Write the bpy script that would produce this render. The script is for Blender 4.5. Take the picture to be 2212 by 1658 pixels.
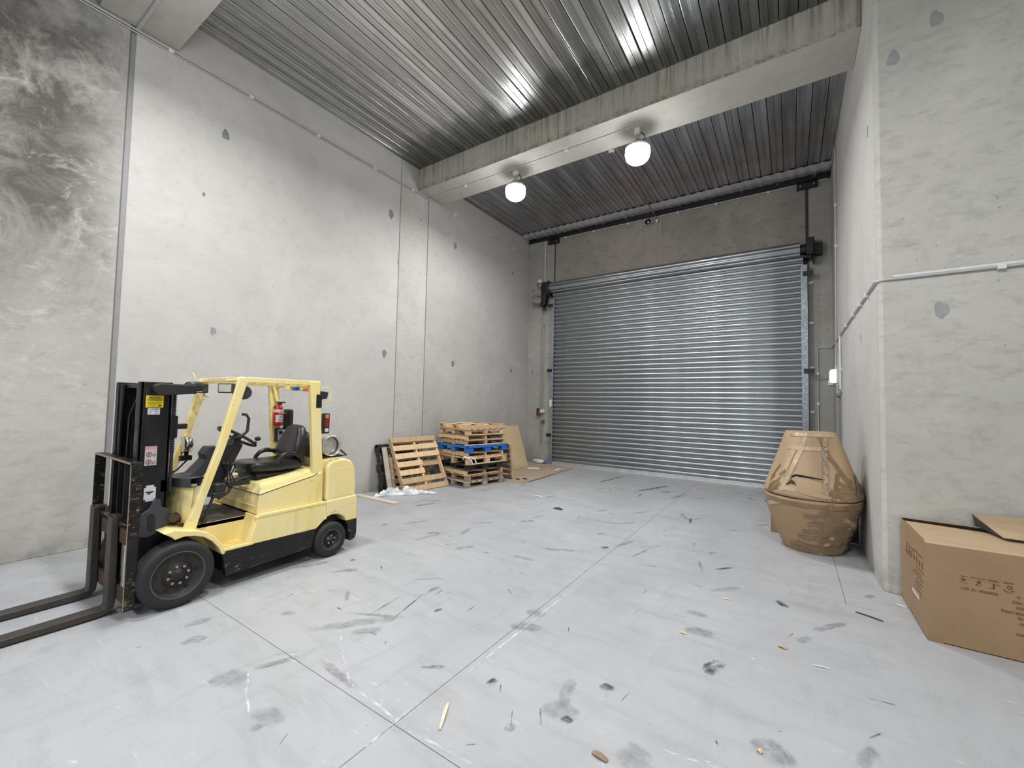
import bpy, bmesh, math, random
from mathutils import Vector, Matrix, Quaternion, Euler, noise as mnoise
random.seed(7)
PI = math.pi
S = bpy.context.scene
for o in list(bpy.data.objects): bpy.data.objects.remove(o)
C = S.collection

# ------------------------------------------------------------------ camera, world, exposure
def rot_rows(yaw, pitch, roll):
    cy, sy, cp, sp, cr, sr = math.cos(yaw), math.sin(yaw), math.cos(pitch), math.sin(pitch), math.cos(roll), math.sin(roll)
    f = Vector((-sy*cp, cy*cp, sp)); r = Vector((cy, sy, 0)); d = f.cross(r)
    return r*cr + d*sr, -r*sr + d*cr, f
R_, D_, F_ = rot_rows(.5892135, .0440301, -.0201798)
cd = bpy.data.cameras.new('camera'); cam = bpy.data.objects.new('camera', cd); C.objects.link(cam)
cd.sensor_fit = 'HORIZONTAL'; cd.sensor_width = 36; cd.lens = 902.6/2212*36; cd.clip_start = .02; cd.clip_end = 100
m3 = Matrix((R_, -D_, -F_)).transposed()
cam.matrix_world = Matrix.Translation((0, 0, 1.8)) @ m3.to_4x4()
S.camera = cam
W = bpy.data.worlds.new('world'); S.world = W; W.use_nodes = True
W.node_tree.nodes['Background'].inputs[0].default_value = (.80, .90, 1, 1)
W.node_tree.nodes['Background'].inputs[1].default_value = 1.6
S.view_settings.view_transform = 'Standard'; S.view_settings.look = 'None'
S.view_settings.gamma = 1; S.view_settings.use_curve_mapping = False
S.view_settings.exposure = 0.0
LAMP_W = 104.0
LAMPS = [(-4.58, 6.84), (-2.12, 6.84), (-4.58, 1.6), (-2.12, 1.6), (-4.58, -3.6), (-2.12, -3.6), (1.0, 1.6), (2.9, -3.6)]
def area(name, loc, size, power, col=(1, .995, .985), rot=(0, 0, 0), shape='DISK', spread=PI):
    l = bpy.data.lights.new(name, 'AREA'); l.shape = shape; l.size = size; l.energy = power; l.color = col; l.spread = spread
    o = bpy.data.objects.new(name, l); C.objects.link(o); o.location = loc; o.rotation_euler = rot
    return o
for x, y in LAMPS: area('lamp_light', (x, y, 5.84), .36, LAMP_W)

# ------------------------------------------------------------------ node helper
class N:
    def __init__(s, name):
        s.m = bpy.data.materials.new(name); s.m.use_nodes = True; s.t = s.m.node_tree
        s.b = s.t.nodes['Principled BSDF']; s.tc = s.t.nodes.new('ShaderNodeTexCoord')
    def new(s, ty, **k):
        n = s.t.nodes.new(ty)
        for a, v in k.items(): setattr(n, a, v)
        return n
    def put(s, inp, v):
        if isinstance(v, bpy.types.NodeSocket): s.t.links.new(v, inp)
        elif isinstance(v, (tuple, list)):
            inp.default_value = tuple(v) + ((1,) if len(v) == 3 and len(inp.default_value) == 4 else ())
        else: inp.default_value = v
    def set(s, k, v): s.put(s.b.inputs[k], v)
    def map(s, scale=(1, 1, 1), rot=(0, 0, 0), loc=(0, 0, 0), src='Object'):
        n = s.new('ShaderNodeMapping'); s.put(n.inputs[0], s.tc.outputs[src] if isinstance(src, str) else src)
        n.inputs['Scale'].default_value = scale; n.inputs['Rotation'].default_value = rot; n.inputs['Location'].default_value = loc
        return n.outputs[0]
    def noise(s, v, scale=1, det=4, rough=.6, dist=0):
        n = s.new('ShaderNodeTexNoise'); s.put(n.inputs['Vector'], v)
        n.inputs['Scale'].default_value = scale; n.inputs['Detail'].default_value = det
        n.inputs['Roughness'].default_value = rough; n.inputs['Distortion'].default_value = dist
        return n.outputs[0]
    def ramp(s, f, *st):
        n = s.new('ShaderNodeValToRGB'); s.put(n.inputs[0], f); e = n.color_ramp.elements
        while len(e) < len(st): e.new(.5)
        for i, (p, c) in enumerate(st):
            e[i].position = p; c = (c, c, c) if not isinstance(c, tuple) else c; e[i].color = (*c, 1)
        return n.outputs[0]
    def mix(s, f, a, b, mode='MIX'):
        n = s.new('ShaderNodeMix', data_type='RGBA', blend_type=mode)
        s.put(n.inputs[0], f); s.put(n.inputs[6], a); s.put(n.inputs[7], b)
        return n.outputs[2]
    def math(s, op, a, b=0.0, c=0.0):
        n = s.new('ShaderNodeMath', operation=op); s.put(n.inputs[0], a); s.put(n.inputs[1], b); s.put(n.inputs[2], c)
        return n.outputs[0]
    def sep(s, v):
        n = s.new('ShaderNodeSeparateXYZ'); s.put(n.inputs[0], v); return n.outputs
    def rng(s, v, a, b, c=0.0, d=1.0):
        n = s.new('ShaderNodeMapRange'); n.interpolation_type = 'SMOOTHSTEP'
        for i, q in enumerate((v, a, b, c, d)): s.put(n.inputs[i], q)
        return n.outputs[0]
    def bump(s, h, strength=.2, dist=.01):
        n = s.new('ShaderNodeBump'); n.inputs['Strength'].default_value = strength; n.inputs['Distance'].default_value = dist
        s.put(n.inputs['Height'], h); s.t.links.new(n.outputs[0], s.b.inputs['Normal'])
    def rand(s):
        return s.new('ShaderNodeObjectInfo').outputs['Random']

def plain(name, col, rough=.5, metal=0.0, var=.12, bumpy=0.0, scale=8, **k):
    n = N(name); nz = n.noise(n.map(), scale, 5, .65)
    f = n.ramp(nz, (.3, 1-var), (.7, 1+var*.3))
    n.set('Base Color', n.mix(1.0, col, f, 'MULTIPLY')); n.set('Metallic', metal)
    n.set('Roughness', n.rng(nz, .25, .75, max(.02, rough-.08), min(1, rough+.1)))
    if bumpy: n.bump(n.noise(n.map(), scale*6, 3, .6), bumpy, .004)
    for a, v in k.items(): n.set(a.replace('_', ' '), v)
    return n.m
def emit(name, col, st):
    n = N(name); n.set('Base Color', col); n.set('Emission Color', col); n.set('Emission Strength', st); return n.m

def concrete(name, light, mid, dark, stains=0, drips=0, trowel=1.0, rough=.8, seed=0.0, plane='x'):
    n = N(name); v = n.map(loc=(seed, seed*.7, seed*1.3))
    cloud = n.noise(v, .55, 6, .62, .6); fine = n.noise(v, 5, 8, .72, .4); grit = n.noise(v, 60, 4, .7)
    col = n.mix(n.ramp(cloud, (.30, 0.0), (.62, 1.0)), mid, light)
    col = n.mix(n.math('MULTIPLY', n.ramp(fine, (.52, 0.0), (.75, 1.0)), .35), col, dark)
    st = n.noise(n.map((1.5, 1.5, 3.6), (.6, .5, 0)), 2.6, 9, .78, .5)      # trowel sweeps
    col = n.mix(n.math('MULTIPLY', n.ramp(st, (.50, 0.0), (.72, 1.0)), .40*trowel), col, dark)
    st2 = n.noise(n.map((1.3, 1.3, 3.2), (-.6, -.5, .3)), 3.6, 8, .78, .6)
    col = n.mix(n.math('MULTIPLY', n.ramp(st2, (.56, 0.0), (.74, 1.0)), .30*trowel), col, tuple(min(1, c*1.25) for c in light))
    sp = n.noise(v, 16, 3, .6)
    col = n.mix(n.ramp(sp, (.72, 0.0), (.75, .6)), col, tuple(c*.45 for c in dark))
    bh = n.math('ADD', n.math('MULTIPLY', fine, .6), n.math('MULTIPLY', grit, .25))
    if stains:
        o = n.sep(n.tc.outputs['Object'])
        a = n.noise(n.map((1, .9, .6), loc=(3, 1.7, 4)), 1.1, 8, .72, 1.0); b = n.noise(n.map((1, 1.2, 1.7), (.5, 0, 0)), 3.0, 9, .80, .7)
        zm = n.rng(n.math('ADD', o[2], n.math('MULTIPLY', cloud, 1.6)), 2.6, 4.9); ym = n.rng(n.math('ADD', o[1], n.math('MULTIPLY', fine, .6)), 2.1, 1.2)
        m = n.math('MULTIPLY', n.math('MULTIPLY', zm, ym), stains)
        mm = n.math('MULTIPLY', n.ramp(a, (.36, .2), (.56, 1.0)), m)
        col = n.mix(n.math('MULTIPLY', mm, n.ramp(b, (.30, .72), (.55, 1.0))), col, (.095, .088, .074))
        br = n.math('MULTIPLY', n.ramp(b, (.52, 0.0), (.66, .8)), n.rng(o[2], 1.2, 3.6))
        col = n.mix(n.math('MULTIPLY', br, n.ramp(n.noise(v, 1.5, 5, .6), (.5, 0.0), (.66, .75))), col, (.15, .125, .075))
        col = n.mix(n.math('MULTIPLY', n.ramp(n.noise(n.map((1, 1.1, 1.5), (.7, 0, 0), (5, 5, 2)), 2.0, 9, .8, .8), (.54, 0.0), (.70, .6)), n.rng(o[2], .3, 2)), col, (.66, .65, .60))
        col = n.mix(n.math('MULTIPLY', n.ramp(n.noise(v, .8, 5, .6), (.55, 0.0), (.65, .45)), n.rng(o[2], 3.0, 4.2)), col, (.36, .37, .385))
        bh = n.math('ADD', bh, n.math('MULTIPLY', b, .8))
    if drips:
        o = n.sep(n.tc.outputs['Object'])
        d = n.noise(n.map((14, .1, .5)), 1.0, 5, .7); d2 = n.noise(n.map((26, .1, .8), loc=(3, 0, 1)), 1.0, 4, .65)
        big = n.noise(n.map((1.1, 1, .8)), 1.0, 5, .6); reach = n.rng(o[2], 6.42, 6.95, .25, 1.0)
        col = n.mix(n.math('MULTIPLY', n.math('MULTIPLY', n.ramp(d, (.47, 0.0), (.62, 1.0)), reach), .65), col, (.13, .118, .09))
        col = n.mix(n.math('MULTIPLY', n.math('MULTIPLY', n.ramp(d2, (.57, 0.0), (.64, .9)), n.ramp(big, (.38, 0.0), (.52, 1.0))), reach), col, (.62, .60, .54))
        col = n.mix(n.math('MULTIPLY', n.ramp(n.noise(n.map((20, .1, .6), loc=(9, 2, 0)), 1, 4, .7), (.54, 0.0), (.62, 1.0)), n.ramp(n.noise(n.map((.9, .1, .3), loc=(1, 0, 0)), 1, 3, .5), (.48, 0.0), (.60, .8))), col, (.34, .19, .07))
        line = n.math('MULTIPLY', n.rng(o[2], 6.60, 6.46), n.ramp(n.noise(n.map((6, 1, 9)), 1.6, 8, .8, 1), (.46, 0.0), (.58, .8)))
        col = n.mix(line, col, (.10, .082, .055))
    # patchy darker edge near the floor
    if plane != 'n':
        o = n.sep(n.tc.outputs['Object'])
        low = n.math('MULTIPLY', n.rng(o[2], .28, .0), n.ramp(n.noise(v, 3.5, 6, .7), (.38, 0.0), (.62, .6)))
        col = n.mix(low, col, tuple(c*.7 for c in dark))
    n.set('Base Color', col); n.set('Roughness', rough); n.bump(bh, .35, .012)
    return n.m

def floor_mat():
    n = N('painted_concrete_floor'); v = n.map()
    cloud = n.noise(v, .5, 6, .6, .7)
    col = n.mix(n.ramp(cloud, (.32, 0.0), (.62, 1.0)), (.345, .355, .375), (.425, .432, .450))
    a = n.noise(n.map((1.0, 5.0, 1), (0, 0, .35)), 1.3, 7, .72, .4)
    col = n.mix(n.ramp(a, (.50, 0.0), (.72, .50)), col, (.27, .275, .285))
    b = n.noise(n.map((4.0, 1.0, 1), (0, 0, .2), (4, 2, 0)), 1.8, 7, .7, .6)
    col = n.mix(n.ramp(b, (.54, 0.0), (.74, .50)), col, (.29, .29, .30))
    wv = n.noise(n.map((1, 9, 1), (0, 0, .7), (1, 7, 0)), 2.2, 8, .8, .5)
    col = n.mix(n.ramp(wv, (.615, 0.0), (.68, .6)), col, (.70, .71, .73))
    sc = n.noise(n.map((2.5, 14, 1), (0, 0, -.5), (3, 3, 0)), 2.0, 5, .75)
    col = n.mix(n.ramp(sc, (.665, 0.0), (.70, .55)), col, (.16, .16, .165))
    sp = n.noise(v, 11, 3, .55)
    col = n.mix(n.ramp(sp, (.735, 0.0), (.765, .75)), col, (.13, .13, .13))
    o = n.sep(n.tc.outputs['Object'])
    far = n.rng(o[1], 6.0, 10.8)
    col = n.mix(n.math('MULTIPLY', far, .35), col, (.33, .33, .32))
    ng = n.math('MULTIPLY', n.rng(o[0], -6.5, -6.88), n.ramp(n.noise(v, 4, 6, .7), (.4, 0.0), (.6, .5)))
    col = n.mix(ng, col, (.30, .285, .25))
    n.set('Base Color', col); n.set('Roughness', n.rng(n.noise(v, 2.2, 6, .65), .3, .7, .38, .62)); n.set('Specular IOR Level', .35)
    n.bump(n.math('ADD', n.noise(v, 40, 4, .7), n.math('MULTIPLY', n.noise(v, 3, 3, .5), .6)), .12, .006)
    return n.m

def galv(name, col, rough=.36, metal=.85, streak=(30, 1.2, 1), scale=1.0, stain=0, wav=.25):
    n = N(name); v = n.map(streak)
    a = n.noise(v, scale, 5, .6); b = n.noise(n.map(), 1.4, 5, .6, .5)
    c = n.mix(n.ramp(a, (.38, 0.0), (.62, 1.0)), tuple(q*.55 for q in col), col)
    c = n.mix(n.ramp(b, (.48, 0.0), (.66, .55)), c, tuple(q*.55 for q in col))
    if stain:
        o = n.sep(n.tc.outputs['Object'])
        e = n.math('ADD', o[1], n.math('MULTIPLY', n.noise(n.map((1, .5, 1)), 1.6, 5, .6), -1.3))
        wet = n.rng(e, 4.75, 5.1)
        wet = n.math('MULTIPLY', wet, n.math('LESS_THAN', o[1], 6.5))
        c = n.mix(n.math('MULTIPLY', wet, .62), c, (.09, .095, .09))
        ru = n.math('MULTIPLY', n.ramp(n.noise(n.map((2.4, .25, 1), loc=(2.2, 1, 0)), 1, 3, .5), (.60, 0.0), (.66, .6)), n.rng(o[1], 4.4, 3.2))
        c = n.mix(n.math('MULTIPLY', ru, .7), c, (.42, .27, .16))
    n.set('Base Color', c); n.set('Metallic', metal)
    n.set('Roughness', n.rng(n.noise(n.map((2.5, .5, 2.5)), 1, 3, .5), .3, .7, rough-.04, rough+.10))
    return n.m

def wood(name, a, b, rough=.75, scale=1.0):
    n = N(name); r = n.rand()
    off = n.new('ShaderNodeCombineXYZ'); n.put(off.inputs[0], n.math('MULTIPLY', r, 37)); n.put(off.inputs[1], n.math('MULTIPLY', r, 91))
    add = n.new('ShaderNodeVectorMath', operation='ADD'); n.put(add.inputs[0], n.tc.outputs['Object']); n.put(add.inputs[1], off.outputs[0])
    g = n.noise(n.map((3*scale, 3*scale, 22*scale), src=add.outputs[0]), 1.4, 6, .65, .9)
    g2 = n.noise(n.map((9, 9, 9), src=add.outputs[0]), 1, 4, .6)
    c = n.mix(n.ramp(g, (.35, 0.0), (.66, 1.0)), a, b)
    c = n.mix(n.ramp(g2, (.62, 0.0), (.74, .5)), c, tuple(q*.45 for q in a))
    c = n.mix(1.0, c, n.ramp(r, (0.0, .62), (.5, .92), (1.0, 1.12)), 'MULTIPLY')
    n.set('Base Color', c); n.set('Roughness', rough); n.bump(g, .25, .004)
    return n.m

def yellow():
    n = N('worn_yellow_paint'); v = n.map()
    a = n.noise(v, 2.2, 5, .6, .5)
    c = n.mix(n.ramp(a, (.38, 0.0), (.66, 1.0)), (.92, .79, .40), (.92, .74, .26))
    drip = n.noise(n.map((7, 7, 1.0)), 1.6, 5, .6)
    c = n.mix(n.ramp(drip, (.56, 0.0), (.72, .28)), c, (.50, .40, .18))
    w = n.noise(n.map((1.5, 1.5, 7)), 5, 7, .8, .6); lo = n.noise(v, 1.6, 3, .5)
    c = n.mix(n.math('MULTIPLY', n.ramp(w, (.615, 0.0), (.64, .9)), n.ramp(lo, (.50, 0.0), (.60, 1.0))), c, (.07, .045, .03))
    n.set('Base Color', c); n.set('Roughness', n.rng(a, .3, .7, .34, .5)); n.bump(n.noise(v, 30, 3, .6), .05, .003)
    return n.m
def black_steel(name, base=(.009, .009, .010), scratch=(.42, .36, .24), amount=.66, rough=.42, rust=0):
    n = N(name); v = n.map()
    w = n.noise(n.map((3, 3, 9), (.3, .2, 0)), 4, 8, .85, .8); lo = n.noise(v, 2.3, 3, .5)
    c = n.mix(n.math('MULTIPLY', n.ramp(w, (amount, 0.0), (amount+.02, .85)), n.ramp(lo, (.42, 0.0), (.6, 1.0))), base, scratch)
    d = n.noise(v, 5, 6, .65)
    c = n.mix(n.ramp(d, (.45, 0.0), (.75, .14)), c, (.10, .095, .085))
    if rust: c = n.mix(n.ramp(n.noise(v, 9, 6, .7), (.42, 0.0), (.60, rust)), c, (.13, .065, .035))
    n.set('Base Color', c); n.set('Specular IOR Level', .3); n.set('Roughness', n.rng(d, .3, .7, rough-.1, rough+.15)); n.bump(w, .08, .003)
    return n.m
def cardboard(name, col=(.50, .335, .185), tape=0, flute=(0, 0, 1), seed=0.0):
    n = N(name); v = n.map(loc=(seed, seed, seed))
    a = n.noise(v, 2.0, 5, .6)
    c = n.mix(n.ramp(a, (.3, 0.0), (.7, 1.0)), tuple(q*.86 for q in col), tuple(min(1, q*1.06) for q in col))
    fl = n.noise(n.map((1.5, 1.5, 60) if flute[2] else (60, 60, 1.5)), 1, 2, .5)
    c = n.mix(n.ramp(fl, (.4, 0.0), (.7, .14)), c, tuple(q*.7 for q in col))
    if tape:
        vo = n.new('ShaderNodeTexVoronoi'); vo.distance = 'CHEBYCHEV'; n.put(vo.inputs['Vector'], n.map((3.2, 3.2, 7), (.2, .3, .3))); vo.inputs['Scale'].default_value = 1.5
        k = n.sep(vo.outputs['Color'])[0]
        c = n.mix(n.ramp(k, (.52, 0.0), (.54, .55)), c, (.30, .185, .085))
        c = n.mix(n.ramp(n.sep(vo.outputs['Color'])[1], (.80, 0.0), (.81, .5)), c, (.62, .45, .27))
        n.set('Coat Weight', n.ramp(k, (.40, .12), (.45, .85))); n.set('Coat Roughness', .13)
        wr = n.noise(n.map((2, 2, 6), (.3, .5, .2)), 5, 8, .8, 2.0)
        n.bump(n.math('ADD', wr, n.math('MULTIPLY', k, .3)), .5, .014)
    else: n.bump(fl, .12, .003)
    n.set('Base Color', c); n.set('Roughness', .62)
    return n.m

# ------------------------------------------------------------------ mesh helpers
ORG = {}
def tag(o, label=None, cat=None, group=None, kind=None):
    for k, v in (('label', label), ('category', cat), ('group', group), ('kind', kind)):
        if v: o[k] = v
    return o
def empty(name, loc, label, cat, group=None, rz=0.0, rot=None, kind=None):
    o = bpy.data.objects.new(name, None); C.objects.link(o); o.location = loc; o.empty_display_size = .1
    o.rotation_euler = rot if rot else (0, 0, rz); ORG[o] = Vector(loc) if (rz == 0 and rot is None) else Vector((0, 0, 0))
    return tag(o, label, cat, group, kind)
def rotm(ax, a): return Matrix.Rotation(a, 3, ax)
class MB:
    def __init__(s): s.v = []; s.f = []; s.sm = []
    def add(s, vs, fs, smooth=False):
        k = len(s.v); s.v += [Vector(p) for p in vs]; s.f += [tuple(i+k for i in f) for f in fs]; s.sm += [smooth]*len(fs); return s
    def box(s, x0, x1, y0, y1, z0, z1):
        v = [(x, y, z) for z in (z0, z1) for y in (y0, y1) for x in (x0, x1)]
        return s.add(v, [(0, 2, 3, 1), (4, 5, 7, 6), (0, 1, 5, 4), (2, 6, 7, 3), (0, 4, 6, 2), (1, 3, 7, 5)])
    def obox(s, c, h, m=None):
        m = m or Matrix.Identity(3); c = Vector(c)
        v = [c + m @ Vector((x*h[0], y*h[1], z*h[2])) for z in (-1, 1) for y in (-1, 1) for x in (-1, 1)]
        return s.add(v, [(0, 2, 3, 1), (4, 5, 7, 6), (0, 1, 5, 4), (2, 6, 7, 3), (0, 4, 6, 2), (1, 3, 7, 5)])
    def prism(s, poly, ax, a, b):
        def P(p, t): return {'x': (t, p[0], p[1]), 'y': (p[0], t, p[1]), 'z': (p[0], p[1], t)}[ax]
        n = len(poly); v = [P(p, a) for p in poly] + [P(p, b) for p in poly]
        return s.add(v, [tuple(range(n))[::-1], tuple(range(n, 2*n))] + [(i, (i+1) % n, (i+1) % n+n, i+n) for i in range(n)])
    def tube(s, pts, r, n=10, cap=True, smooth=True):
        pts = [Vector(p) for p in pts]; rs = r if isinstance(r, (list, tuple)) else [r]*len(pts); k = []
        up = None
        for i, p in enumerate(pts):
            t = ((pts[min(i+1, len(pts)-1)] - pts[max(i-1, 0)])).normalized()
            if up is None: up = t.orthogonal().normalized()
            else: up = (up - t*up.dot(t)).normalized()
            w = t.cross(up)
            k.append([p + (up*math.cos(2*PI*j/n) + w*math.sin(2*PI*j/n))*rs[i] for j in range(n)])
        v = [q for ring in k for q in ring]
        f = [(i*n+j, i*n+(j+1) % n, (i+1)*n+(j+1) % n, (i+1)*n+j) for i in range(len(pts)-1) for j in range(n)]
        s.add(v, f, smooth)
        if cap: s.add(k[0], [tuple(range(n))[::-1]]); s.add(k[-1], [tuple(range(n))])
        return s
    def lathe(s, prof, c, m=None, n=24, smooth=True, a0=0, a1=2*PI):
        m = m or Matrix.Identity(3); c = Vector(c); full = abs(a1-a0-2*PI) < 1e-6; k = n if full else n+1
        v = [c + m @ Vector((r*math.cos(a0+(a1-a0)*j/n), r*math.sin(a0+(a1-a0)*j/n), h)) for r, h in prof for j in range(k)]
        f = [(i*k+j, i*k+(j+1) % k, (i+1)*k+(j+1) % k, (i+1)*k+j) for i in range(len(prof)-1) for j in range(n)]
        return s.add(v, f, smooth)
    def blob(s, c, r, e=.5, m=None, nu=20, nv=12, fn=None):
        m = m or Matrix.Identity(3); c = Vector(c); pw = lambda q, p: math.copysign(abs(q)**p, q); v = []
        for i in range(nv+1):
            a = -PI/2 + PI*i/nv
            for j in range(nu):
                b = 2*PI*j/nu
                p = Vector((pw(math.cos(a), e)*pw(math.cos(b), e)*r[0], pw(math.cos(a), e)*pw(math.sin(b), e)*r[1], pw(math.sin(a), e)*r[2]))
                if fn: p = fn(p)
                v.append(c + m @ p)
        return s.add(v, [(i*nu+j, i*nu+(j+1) % nu, (i+1)*nu+(j+1) % nu, (i+1)*nu+j) for i in range(nv) for j in range(nu)], True)
    def torus(s, c, R, r, m=None, n=32, k=8):
        m = m or Matrix.Identity(3); c = Vector(c)
        v = [c + m @ Vector(((R+r*math.cos(b))*math.cos(a), (R+r*math.cos(b))*math.sin(a), r*math.sin(b))) for a in [2*PI*i/n for i in range(n)] for b in [2*PI*j/k for j in range(k)]]
        return s.add(v, [(i*k+j, ((i+1) % n)*k+j, ((i+1) % n)*k+(j+1) % k, i*k+(j+1) % k) for i in range(n) for j in range(k)], True)
    def build(s, name, mat, parent=None, bevel=0, seg=2, label=None, kind=None, cat=None, group=None, org=None):
        o_ = ORG.get(parent, Vector((0, 0, 0))) if parent is not None else (Vector(org) if org else Vector((0, 0, 0)))
        me = bpy.data.meshes.new(name); me.from_pydata([p - o_ for p in s.v], [], s.f)
        bm = bmesh.new(); bm.from_mesh(me); bm.faces.ensure_lookup_table()
        for i, fc in enumerate(bm.faces): fc.smooth = s.sm[i]
        if bevel:
            bmesh.ops.remove_doubles(bm, verts=bm.verts, dist=1e-5)
            bmesh.ops.recalc_face_normals(bm, faces=bm.faces)
            ed = [e for e in bm.edges if e.is_manifold and e.calc_face_angle(0) > .5 and not (e.link_faces[0].smooth and e.link_faces[1].smooth)]
            bmesh.ops.bevel(bm, geom=ed, offset=bevel, segments=seg, affect='EDGES', clamp_overlap=True, profile=.5)
        else: bmesh.ops.recalc_face_normals(bm, faces=bm.faces)
        bm.to_mesh(me); bm.free()
        me.materials.append(mat); o = bpy.data.objects.new(name, me); C.objects.link(o)
        if parent is not None: o.parent = parent; ORG[o] = o_
        else: o.location = o_; ORG[o] = o_
        return tag(o, label, cat, group, kind)
def B(x0, x1, y0, y1, z0, z1): return MB().box(x0, x1, y0, y1, z0, z1)
CACHE = {}
def board(name, c, size, mat, parent, bev=.004, rz=0.0, rot=None):
    """shared-mesh box part; longest axis of the mesh is z so that the grain runs along it"""
    sz = sorted(range(3), key=lambda i: size[i]); key = tuple(round(size[i], 3) for i in sz) + (mat.name, name)
    if key not in CACHE:
        o = B(-size[sz[0]]/2, size[sz[0]]/2, -size[sz[1]]/2, size[sz[1]]/2, -size[sz[2]]/2, size[sz[2]]/2).build(name, mat, None, bev, 1)
        CACHE[key] = o.data; bpy.data.objects.remove(o)
    o = bpy.data.objects.new(name, CACHE[key]); C.objects.link(o); o.parent = parent; o.location = c
    m = Matrix.Identity(3)
    m.col[0] = [1.0 if i == sz[0] else 0.0 for i in range(3)]; m.col[1] = [1.0 if i == sz[1] else 0.0 for i in range(3)]
    m.col[2] = m.col[0].cross(m.col[1])
    if rz: m = Matrix.Rotation(rz, 3, 'Z') @ m
    if rot: m = rot @ m
    o.rotation_euler = m.to_euler(); ORG[o] = Vector((0, 0, 0))
    return o
def text(name, body, size, o, xd, yd, mat, parent, sx=1.0, align='LEFT', depth=.0006):
    cu = bpy.data.curves.new(name, 'FONT'); cu.body = body; cu.size = size; cu.align_x = align; cu.extrude = depth; cu.resolution_u = 2; cu.offset = size*.012
    t = bpy.data.objects.new(name, cu); C.objects.link(t)
    dg = bpy.context.evaluated_depsgraph_get(); me = bpy.data.meshes.new_from_object(t.evaluated_get(dg))
    bpy.data.objects.remove(t)
    xd = Vector(xd).normalized(); yd = Vector(yd).normalized(); zd = xd.cross(yd); org = ORG.get(parent, Vector((0, 0, 0)))
    m = Matrix((xd*sx, yd, zd)).transposed().to_4x4(); m.translation = Vector(o) - org
    me.transform(m); me.materials.clear(); me.materials.append(mat)
    r = bpy.data.objects.new(name, me); C.objects.link(r); r.parent = parent; ORG[r] = org
    return r

# ------------------------------------------------------------------ materials
M = {}
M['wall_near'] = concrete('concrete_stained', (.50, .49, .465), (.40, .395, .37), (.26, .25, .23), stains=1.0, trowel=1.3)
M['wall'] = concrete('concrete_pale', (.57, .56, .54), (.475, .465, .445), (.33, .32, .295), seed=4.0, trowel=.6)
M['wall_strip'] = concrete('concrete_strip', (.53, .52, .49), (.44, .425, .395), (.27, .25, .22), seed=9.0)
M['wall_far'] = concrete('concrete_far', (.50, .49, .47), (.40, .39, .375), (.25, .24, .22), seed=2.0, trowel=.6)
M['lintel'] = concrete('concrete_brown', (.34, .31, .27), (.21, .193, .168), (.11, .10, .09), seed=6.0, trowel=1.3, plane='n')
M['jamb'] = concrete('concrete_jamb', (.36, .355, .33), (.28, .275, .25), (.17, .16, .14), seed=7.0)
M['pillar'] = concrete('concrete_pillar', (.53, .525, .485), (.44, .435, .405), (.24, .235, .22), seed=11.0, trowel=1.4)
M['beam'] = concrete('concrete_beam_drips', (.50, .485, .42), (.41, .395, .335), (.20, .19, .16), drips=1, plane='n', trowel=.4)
M['soffit'] = concrete('concrete_soffit', (.52, .51, .465), (.44, .43, .39), (.27, .26, .23), plane='n', trowel=.9, seed=5.0)
M['floor'] = floor_mat()
M['joint'] = plain('joint_sealant', (.30, .30, .305), .6)
M['gap'] = plain('dark_joint', (.16, .16, .155), .9)
M['deck'] = galv('galvanised_deck', (.70, .71, .70), .25, .95, (9, .25, 1), 1.0, stain=1, wav=.10)
M['deck_far'] = galv('galvanised_deck_far', (.62, .62, .65), .30, .95, (9, .25, 1), 1.0, wav=.10)
M['slat'] = galv('galvanised_slat', (.42, .445, .46), .34, .88, (.5, 1, 30), 1.0, wav=0)
M['guide'] = galv('galvanised_guide', (.40, .44, .48), .4, .7, (8, 8, 8), 3.0)
M['alu'] = plain('aluminium', (.70, .71, .73), .35, .8)
M['black'] = plain('black_paint', (.008, .008, .009), .45)
M['blackp'] = plain('black_plastic', (.022, .022, .024), .42, bumpy=.1)
M['white'] = plain('white_plastic', (.72, .72, .71), .35)
M['conduit'] = plain('grey_conduit', (.50, .50, .49), .4)
M['cablepink'] = plain('pink_cable', (.36, .10, .13), .5)
M['foil'] = plain('foil_blanket', (.66, .66, .70), .34, .55, bumpy=.3, scale=14)
M['yellow'] = yellow()
M['mast'] = black_steel('mast_black')
M['plate'] = black_steel('scraped_black', scratch=(.66, .50, .22), amount=.575)
M['fork'] = black_steel('fork_steel', (.050, .047, .042), (.14, .125, .11), .62, .5, rust=.15)
M['rusty'] = black_steel('rusty_steel', (.06, .045, .034), (.2, .16, .1), .58, .6, rust=.5)
M['edge'] = plain('bare_edge_steel', (.42, .33, .22), .5, .4, var=.4, scale=30)
M['skirt'] = black_steel('skirt_black', (.013, .013, .015), (.34, .33, .32), .59)
M['rubber'] = plain('tyre_rubber', (.020, .020, .022), .68, var=.25, bumpy=.15)
M['ringgrey'] = plain('dusty_ring', (.12, .11, .095), .6, .1, var=.4)
M['rim'] = plain('rim_black', (.032, .030, .027), .55, var=.4, bumpy=.1, scale=12)
M['hub'] = plain('hub_black', (.02, .019, .018), .5, .2)
M['bolt'] = plain('bolt_steel', (.36, .34, .31), .4, .7)
M['vinyl'] = plain('black_vinyl', (.016, .016, .018), .30, bumpy=.15)
M['greyp'] = plain('grey_dash_plastic', (.045, .048, .058), .5)
M['rubmat'] = plain('rubber_mat', (.07, .063, .055), .75, var=.5, bumpy=.4)
M['steelcan'] = plain('gas_bottle_steel', (.62, .62, .60), .35, .75, var=.2)
M['chrome'] = plain('chrome', (.75, .74, .70), .18, 1.0, var=.05)
M['lens'] = plain('lamp_lens', (.60, .60, .50), .15, .0)
M['red'] = plain('red_paint', (.52, .015, .018), .3)
M['orange'] = plain('orange_lens', (.80, .20, .02), .3)
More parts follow.
